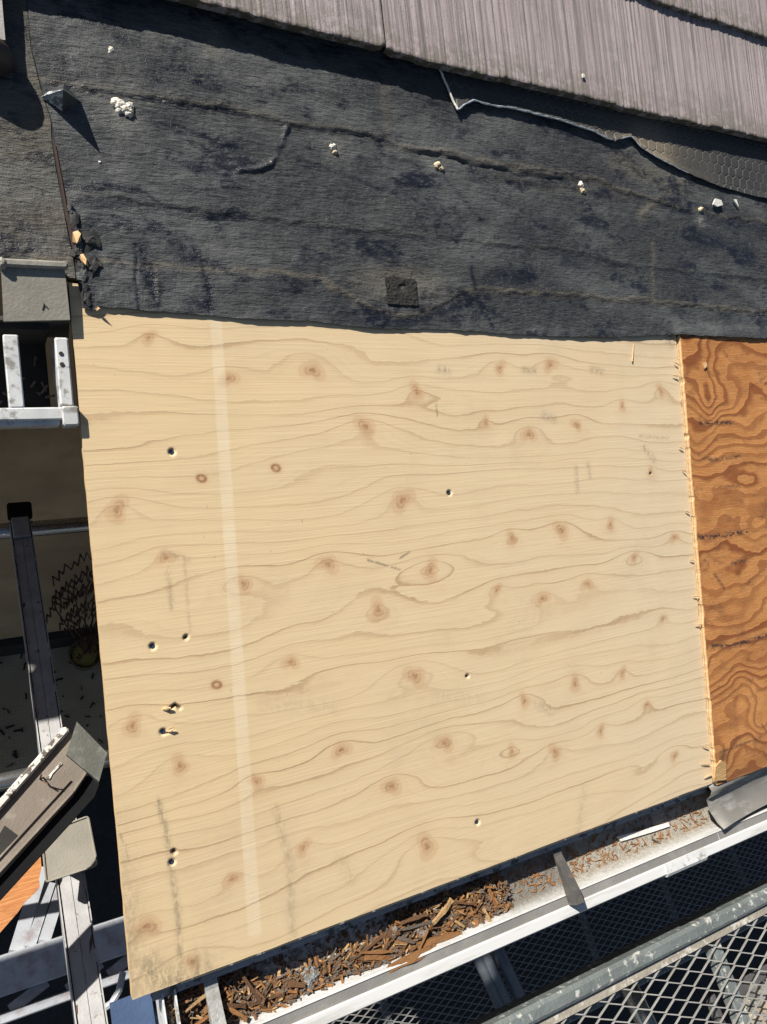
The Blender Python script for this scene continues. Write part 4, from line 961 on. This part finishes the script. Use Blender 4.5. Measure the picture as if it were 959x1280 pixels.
# grey flashing offcut lying over the gutter on the right
X0 = atz(889, 1020, -.02)[0]; b = MB(); xs = np.linspace(0, .5, 14); vsx = []
pr = [(-.002, .004), (-.010, .0065), (-.016, .001), (-.022, -.012), (-.040, -.0185), (-.060, -.0175), (-.070, -.0125)]
for i, x in enumerate(xs):
    for y, z in pr: vsx.append((X0 + x + (.010 * (-y / .07) if i == 0 else 0), y + .006 * math.sin(x * 9) + .012 * (x / .5), z - .004 + .0025 * math.sin(x * 23 + y * 60)))
n = len(pr); fs = [(i * n + k, (i + 1) * n + k, (i + 1) * n + k + 1, i * n + k + 1) for i in range(13) for k in range(n - 1)]
N0 = len(vsx); b.add(vsx + [(x, y, z - .0012) for x, y, z in vsx], fs + [tuple(N0 + j for j in f[::-1]) for f in fs] + [(k + 1, k, N0 + k, N0 + k + 1)[::-1] for k in range(n - 1)])
tag(b.build('metal_flashing', OFFC, smooth_=True), 'bent piece of old grey flashing lying over the gutter, right of the wood debris', 'metal flashing')


# rotten wood in the gutter
def chip_mesh(k):
    r = np.random.RandomState(300 + k); n = 7; L = 1.; W = r.uniform(.07, .26); T = r.uniform(.04, .09); vs = []
    for i in range(n):
        t = i / (n - 1) - .5; e = .35 + .65 * math.sin(math.pi * min(1, max(0.06, (i + .5) / n))) if r.rand() > .3 else 1
        cy = r.uniform(-.06, .06) * W; w_ = W * .5 * e * r.uniform(.7, 1.15); z = .06 * math.sin(t * 3 + k)
        for (a, c) in ((-1, -.5), (1, -.5), (r.uniform(.6, 1), .5), (-r.uniform(.6, 1), .5)): vs.append((t + r.uniform(-.05, .05), cy + a * w_, z + c * T * r.uniform(.6, 1.2)))
    fs = [(i * 4 + j, i * 4 + (j + 1) % 4, i * 4 + 4 + (j + 1) % 4, i * 4 + 4 + j)[::-1] for i in range(n - 1) for j in range(4)] + [(0, 1, 2, 3), (n * 4 - 1, n * 4 - 2, n * 4 - 3, n * 4 - 4)]
    return vs, fs
CM = {}
def chip(pos, L, rz, tilt, mat, k, wid=1., label=None):
    key = (k, mat)
    if key not in CM:
        vs, fs = chip_mesh(k); me = bpy.data.meshes.new('wood_chip'); me.from_pydata(vs, [], fs); me.materials.append(CHIPS[mat]); me.update(); CM[key] = me
    o = bpy.data.objects.new('wood_chip', CM[key]); COL.objects.link(o)
    o.location = pos; o.rotation_euler = (RS.uniform(-.3, .3), tilt, rz); o.scale = (L, L * wid, L * min(1, wid))
    where = 'beside the bolted gutter strap' if pos[0] < xa + .10 else ('at the right end of the gutter debris' if pos[0] > xb - .11 else 'in the middle of the gutter debris')
    return tag(o, label or ['dark brown', 'orange brown', 'pale tan', 'dull grey'][mat] + ' wood splinter ' + where, 'wood chip', 'splinters of rotten wood in the gutter')
xa, xb = atz(205, 1250, FZ)[0], atz(632, 1130, FZ)[0]
cnt = 0
while cnt < 225:
    t = RS.rand() ** .9; x = xa + .012 + (xb - xa - .012) * t
    lo_, hi_ = -.066, (-.040 if .22 < t < .62 else -.014)
    y = RS.uniform(lo_, hi_); dens = 1. if (t < .2 or t > .60) else (.95 if y < -.040 else .15)
    if RS.rand() > dens: continue
    L = min(.075, .012 * math.exp(RS.normal(.25, .55))); pile = .016 * (1 - abs(y + .045) / .05) * (1 if t > .55 or t < .25 else .7)
    chip((x, y, FZ + .003 + RS.rand() * max(.002, pile)), L, RS.normal(0, .75), RS.uniform(-.2, .2), int(RS.choice([0, 0, 0, 1, 1, 2, 3, 3])), RS.randint(0, 9)); cnt += 1
for k in range(34):
    t = RS.rand(); t = t if t < .22 or RS.rand() < .3 else .5 + .5 * RS.rand(); x = max(xa + .035, xa + (xb - xa) * t)
    chip((x, RS.uniform(-.058, -.024 if (t < .22 or t > .6) else -.042), FZ + RS.uniform(.012, .021)), RS.uniform(.02, .05), RS.normal(.1, .6), RS.uniform(-.15, .15), int(RS.choice([0, 0, 1, 1, 2])), RS.randint(0, 9), RS.uniform(.5, 1.0))
def hand(x0, y0, x1, y1, mat, k, wid, z0=.012, z1=.012, label=None):
    a, e = atz(x0, y0, FZ + z0), atz(x1, y1, FZ + z1); d = e - a; L = np.linalg.norm(d)
    o = chip(tuple((a + e) / 2), L, math.atan2(d[1], d[0]), -math.asin(d[2] / L), mat, k, wid, label); o.rotation_euler[0] = 0; return o
hand(597, 1122, 616, 1162, 2, 1, 1.0, label='broad tan split wood chip second from the right end of the debris heap')
hand(611, 1112, 629, 1150, 1, 3, .8, .014, .010, label='long orange wood chip standing at the right end of the debris heap')
hand(500, 1163, 575, 1143, 3, 4, .35, .018, .016); hand(470, 1235, 560, 1196, 3, 5, .30, .014, .014); hand(390, 1228, 470, 1208, 3, 6, .4); hand(440, 1200, 485, 1165, 0, 2, .4, .016, .014)
hand(300, 1215, 335, 1265, 0, 2, .45, .020, .012, label='dark stick leaning from the plywood edge down into the gutter'); hand(500, 1190, 575, 1165, 1, 7, .7); hand(480, 1215, 545, 1182, 1, 8, .8, .016, .016)
hand(560, 1130, 572, 1155, 2, 0, .4, .018, .012); hand(430, 1240, 520, 1212, 0, 3, .7); hand(235, 1205, 262, 1250, 1, 1, 1.1, .016, .012, label='broad orange brown wood chip beside the bolted strap'); hand(232, 1265, 262, 1240, 2, 5, 1.4, .02, .02, label='large tan wood chip in front of the bolted strap')
b = MB()
for k in range(900):
    t = RS.rand(); x = xa + (xb - xa) * t * (1 if k < 600 else 2.1); y = RS.uniform(-.064, -.012); l = RS.uniform(.0015, .006) * (1 if k < 600 else .8); d_ = RS.uniform(0, 3.14)
    if x < .9: b.bar((x, y, FZ + .0008), (x + l * math.cos(d_), y + l * math.sin(d_), FZ + .0014), l * RS.uniform(.2, .6), .0012)
tag(b.build('gutter_litter', CHIPS[0]), 'fine wood crumbs and grit on the gutter floor', kind='stuff')
b = MB()
for k in range(170):
    x = xb + (.905 - xb) * RS.rand() ** .8; y = RS.uniform(-.062, -.02); l = RS.uniform(.004, .016); d_ = RS.normal(.3, .9)
    b.bar((x, y, FZ + .0012), (x + l * math.cos(d_), y + l * math.sin(d_), FZ + .002), RS.uniform(.0006, .0016), .0011)
tag(b.build('gutter_litter', CHIPS[1]), 'rusty brown needles scattered on the gutter floor right of the debris heap', kind='stuff')
for mt_, cnt_ in ((1, 620), (3, 900), (2, 160), (0, 900)):
    b = MB()
    for k in range(cnt_):
        t = RS.rand(); x = xa + (xb - xa) * t; y = RS.uniform(-.064, -.016 if (t < .22 or t > .6) else -.036); l = RS.uniform(.003, .012); d_ = RS.normal(0, .9); z = FZ + .004 + .012 * RS.rand()
        b.bar((x, y, z), (x + l * math.cos(d_), y + l * math.sin(d_), z + RS.uniform(-.002, .002)), l * RS.uniform(.08, .3), .0012)
    tag(b.build('gutter_litter', CHIPS[mt_]), ['dark brown', 'orange', 'pale', 'grey'][mt_] + ' slivers and crumbs of wood between the larger splinters', kind='stuff')
for k, (x, y, r, lb) in enumerate([(391, 1222, .011, 'lump of crumbled grey felt beside the bare white gutter floor'), (527, 1165, .008, 'lump of crumbled grey felt in the middle of the wood debris'), (494, 1163, .006, 'small pale lump of crumbled felt at the upper edge of the wood debris')]):
    q = atz(x, y, FZ + .012); b = MB()
    for j in range(5): b.blob(q + np.array([RS.uniform(-.7, .7) * r, RS.uniform(-.7, .7) * r, RS.uniform(-.3, .3) * r]), (r * .6, r * .55, r * .45), 40 + 7 * k + j, .5)
    tag(b.build('felt_lump', MOSS), lb, 'felt lump', 'lumps of crumbled felt in the gutter')
for k, (pts, lb) in enumerate([([(846, 1052), (855, 1048), (865, 1047), (872, 1049)], 'thin curved twig on the gutter floor left of the grey flashing'), ([(870, 1053), (882, 1048), (890, 1042)], 'thin straight twig touching the end of the grey flashing'), ([(815, 1048), (822, 1052), (827, 1056)], 'short twig on the gutter floor, farthest from the grey flashing')]):
    b = MB(); b.path([atz(x, y, FZ + .004) for x, y in pts], .0011, 6); tag(b.build('twig', CHIPS[3]), lb, 'twig', 'twigs on the gutter floor')
b = MB(); b.prism([atz(x, y, FZ + .001) for x, y in [(770, 1046), (800, 1038), (834, 1028), (836, 1033), (815, 1040), (775, 1052)]], (0, 0, .003)); tag(b.build('paint_flake', WHITET), 'long flake of white paint on the gutter floor by the dark strap', 'paint flake')


# ------------------------------------------------------------------ scaffold walkways
def deck_mesh(x0, x1, y0, y1, z, LW, SW, w_, hgt, dx=0.):
    b = MB(); ny = int(round((y1 - y0) / SW)); nx = int((x1 - x0) / LW * 2)
    for j in range(ny):
        y = y0 + SW * (j + .5)
        for e in (1, -1):
            pts = [(x0 + dx + i * LW / 2, y + e * SW * .5 * (.92 if i % 2 else .08)) for i in range(nx + 1)]
            base = len(b.v); vs = []
            for (px_, py_) in pts:
                for (a, c) in ((-1, -1), (1, -1), (1, 1), (-1, 1)): vs.append((px_, py_ + a * w_ * .5, z + c * hgt * .5 + e * .0006))
            fs = [(i * 4 + k, i * 4 + 4 + k, i * 4 + 4 + (k + 1) % 4, i * 4 + (k + 1) % 4) for i in range(nx) for k in range(4)]
            b.add(vs, fs)
    return b
def walkway(label, x0, x1, ya, yb, z, mm, rm, fm, group, w_):
    t = thing('scaffold_walkway', label, 'scaffold walkway', ((x0 + x1) / 2, (ya + yb) / 2, z - .05), group=group)
    deck_mesh(x0, x1, yb + .04, ya - .037, z - .012, .050, .0247, w_, .003).build('deck_mesh', mm, t)
    for y, s_ in ((ya, -1), (yb, 1)):
        b = MB(); L = x1 - x0
        b.extrude([(0, -.05), (s_ * .004, -.05), (s_ * .004, -.004), (s_ * .020, -.002), (s_ * .021, -.010), (s_ * .0235, -.010), (s_ * .0235, .0005), (s_ * .019, .004), (s_ * .006, .005), (0, .001)][::s_], (x0, y, z), (x1, y, z), (0, 1, 0), (0, 0, 1)); b.build('side_rail', rm, t)
        b = MB(); b.box(((x0 + x1) / 2, y + s_ * .031, z - .0085), (L, .0145, .003)); b.build('flange', fm, t)
    for k in range(int((x1 - x0) / .45)):
        X = x0 + .26 + .45 * k; b = MB(); b.box((X, (ya + yb) / 2, z - .030), (.024, ya - yb - .09, .022), ch=.002); b.build('cross_bar', rm, t)
    return t
zu = -.165; yu = atz(800, 1188, zu)[1]
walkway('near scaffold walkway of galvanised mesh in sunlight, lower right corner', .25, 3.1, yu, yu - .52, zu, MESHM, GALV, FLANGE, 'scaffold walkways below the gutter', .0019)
walkway('lower scaffold walkway of darker mesh in deep shade under the gutter', -.2, 4.2, -.27, -.80, -1.8, MESHD, GALV, MESHD, 'scaffold walkways below the gutter', .0036)
for k, (x, yy, r, lb) in enumerate([(606, 1225, .018, 'left of the three steel tubes in the shade below the gutter'), (618, 1230, .02, 'middle of the three steel tubes below the gutter, brightest blue'), (636, 1225, .02, 'right of the three steel tubes in the shade below the gutter, purplish')]):
    q = atz(x, yy, -1.35); b = MB(); b.path([(q[0] - .04, q[1] + .25, -1.35), (q[0] + .055, q[1] - .10, -1.40)], r, 14)
    tag(b.build('scaffold_tube', TUBEB, smooth_=True), lb, 'scaffold tube', 'three steel tubes below the gutter')
# broken slate on a board right under the near walkway
bx = atz(905, 1265, -.36); b = MB(); b.box((bx[0] + .30, bx[1] - .10, -.38), (.62, .26, .02), ch=.003); tag(b.build('scaffold_board', TARP), 'dark board carrying broken slate, seen through the near walkway mesh', 'board')
for k in range(34):
    c = atz(RS.uniform(880, 985), RS.uniform(1222, 1300), -.355); c[0] = min(max(c[0], bx[0] + .03), bx[0] + .58); c[1] = min(max(c[1], bx[1] - .2), bx[1] + .0); r = RS.uniform(.012, .03); n = RS.randint(4, 7); a0 = RS.uniform(0, 6); tl = RS.uniform(-.3, .3, 2)
    poly = []
    for j in range(n):
        rr_ = r * RS.uniform(.6, 1.15); x_, y_ = rr_ * math.cos(a0 + 2 * math.pi * j / n), rr_ * math.sin(a0 + 2 * math.pi * j / n); poly.append((c[0] + x_, c[1] + y_, c[2] + RS.uniform(0, .012) * 0 + x_ * tl[0] + y_ * tl[1]))
    b = MB(); b.prism(poly, (0, 0, .006)); tag(b.build('slate_fragment', [RUB, RUB, RUBT][k % 3]), ['grey', 'grey', 'tan'][k % 3] + ' broken slate fragment under the near walkway mesh', 'slate fragment', 'broken slate fragments under the walkway')
b = MB(); q = atz(800, 1250, -.42); b.path([(q[0] - .02, q[1] + .05, -.42), (q[0] + .05, q[1] - .3, -.43)], .02, 16); tag(b.build('scaffold_tube', STEEL, smooth_=True), 'grey steel tube right under the mesh of the near walkway', 'scaffold tube')
